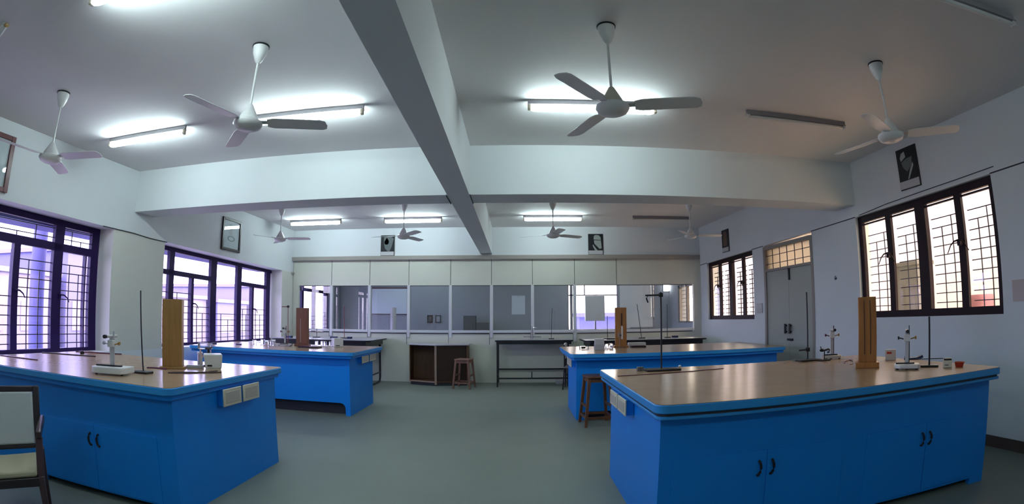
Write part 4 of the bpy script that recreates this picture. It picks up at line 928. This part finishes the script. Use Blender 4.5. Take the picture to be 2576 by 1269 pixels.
# ------------------------------------------------------------------ light
wd = bpy.data.worlds.new('sky'); bpy.context.scene.world = wd; wd.use_nodes = True
nt = wd.node_tree; nt.nodes.clear()
out = nt.nodes.new('ShaderNodeOutputWorld'); bg = nt.nodes.new('ShaderNodeBackground')
tc = nt.nodes.new('ShaderNodeTexCoord'); sep = nt.nodes.new('ShaderNodeSeparateXYZ'); ramp = nt.nodes.new('ShaderNodeValToRGB'); mr = nt.nodes.new('ShaderNodeMapRange')
nt.links.new(tc.outputs['Generated'], sep.inputs[0]); nt.links.new(sep.outputs['X'], mr.inputs['Value'])
mr.inputs['From Min'].default_value = -0.6; mr.inputs['From Max'].default_value = 0.6
ramp.color_ramp.elements[0].color = (0.68, 0.64, 1.2, 1); ramp.color_ramp.elements[1].color = (2.2, 1.8, 1.2, 1)
nt.links.new(mr.outputs[0], ramp.inputs[0]); nt.links.new(ramp.outputs[0], bg.inputs['Color']); bg.inputs['Strength'].default_value = 7.0
nt.links.new(bg.outputs[0], out.inputs[0])
def portal(name, loc, rot, sx, sy):
    l = bpy.data.lights.new(name, 'AREA'); l.shape = 'RECTANGLE'; l.size = sx; l.size_y = sy; l.cycles.is_portal = True
    o = bpy.data.objects.new(name, l); C.objects.link(o); o.location = loc; o.rotation_euler = rot
portal('daylight_opening', (-6.02, 3.85, 1.72), (PI / 2, 0, -PI / 2 + LW[1]), 2.8, 1.7)
portal('daylight_opening', (-5.83, 8.4, 1.72), (PI / 2, 0, -PI / 2 + LW[1]), 4.2, 1.7)
portal('daylight_opening', (5.0, 4.5, 2.05), (PI / 2, 0, PI / 2 + RW[1]), 2.3, 1.5)
portal('daylight_opening', (4.68, 9.6, 2.0), (PI / 2, 0, PI / 2 + RW[1]), 2.1, 1.4)
portal('daylight_opening', (-5.7, 12.5, 1.72), (PI / 2, 0, -PI / 2), 2.5, 1.55)
portal('daylight_opening', (2.26, 14.7, 1.78), (PI / 2, 0, PI), 1.52, 1.44)

# ------------------------------------------------------------------ camera (wide stitched panorama: near equidistant projection)
cam = bpy.data.cameras.new('camera'); cam.type = 'PANO'; cam.panorama_type = 'FISHEYE_LENS_POLYNOMIAL'
cam.sensor_fit = 'HORIZONTAL'; cam.sensor_width = 36.0; cam.sensor_height = 36.0 * 1269 / 2576
f, yaw, pit, rol, k2, k3, k4 = 1231.92, 0.00879, 0.0824, 0.00331, -0.08512, 0.16073, -0.1082
s = 2576 / 36 / f
cam.fisheye_polynomial_k0 = 0; cam.fisheye_polynomial_k1 = -s; cam.fisheye_polynomial_k2 = -k2 * s ** 2
cam.fisheye_polynomial_k3 = -k3 * s ** 3; cam.fisheye_polynomial_k4 = -k4 * s ** 4
cam.fisheye_fov = PI; cam.shift_y = 0.0491; cam.clip_start = 0.05; cam.clip_end = 300
co = bpy.data.objects.new('camera', cam); C.objects.link(co)
R1 = Matrix(((math.cos(rol), 0, math.sin(rol)), (0, 1, 0), (-math.sin(rol), 0, math.cos(rol))))
R2 = Matrix(((1, 0, 0), (0, math.cos(pit), -math.sin(pit)), (0, math.sin(pit), math.cos(pit))))
R3 = Matrix(((math.cos(yaw), -math.sin(yaw), 0), (math.sin(yaw), math.cos(yaw), 0), (0, 0, 1)))
A_ = R3 @ R2 @ R1
cx, cy_, cz = A_.col[0], A_.col[1], A_.col[2]
Bm = Matrix((cx, cz, -cy_)).transposed()
co.matrix_world = Matrix.Translation((0, 0, EYE)) @ Bm.to_4x4()
sc = bpy.context.scene
sc.camera = co
sc.view_settings.view_transform = 'Standard'; sc.view_settings.look = 'None'; sc.view_settings.gamma = 1.0; sc.view_settings.exposure = 0.36
sc.view_settings.use_curve_mapping = False
sc.cycles.use_denoising = True
sc.cycles.max_bounces = 10; sc.cycles.diffuse_bounces = 5; sc.cycles.transparent_max_bounces = 12
sc.cycles.sample_clamp_indirect = 6.0
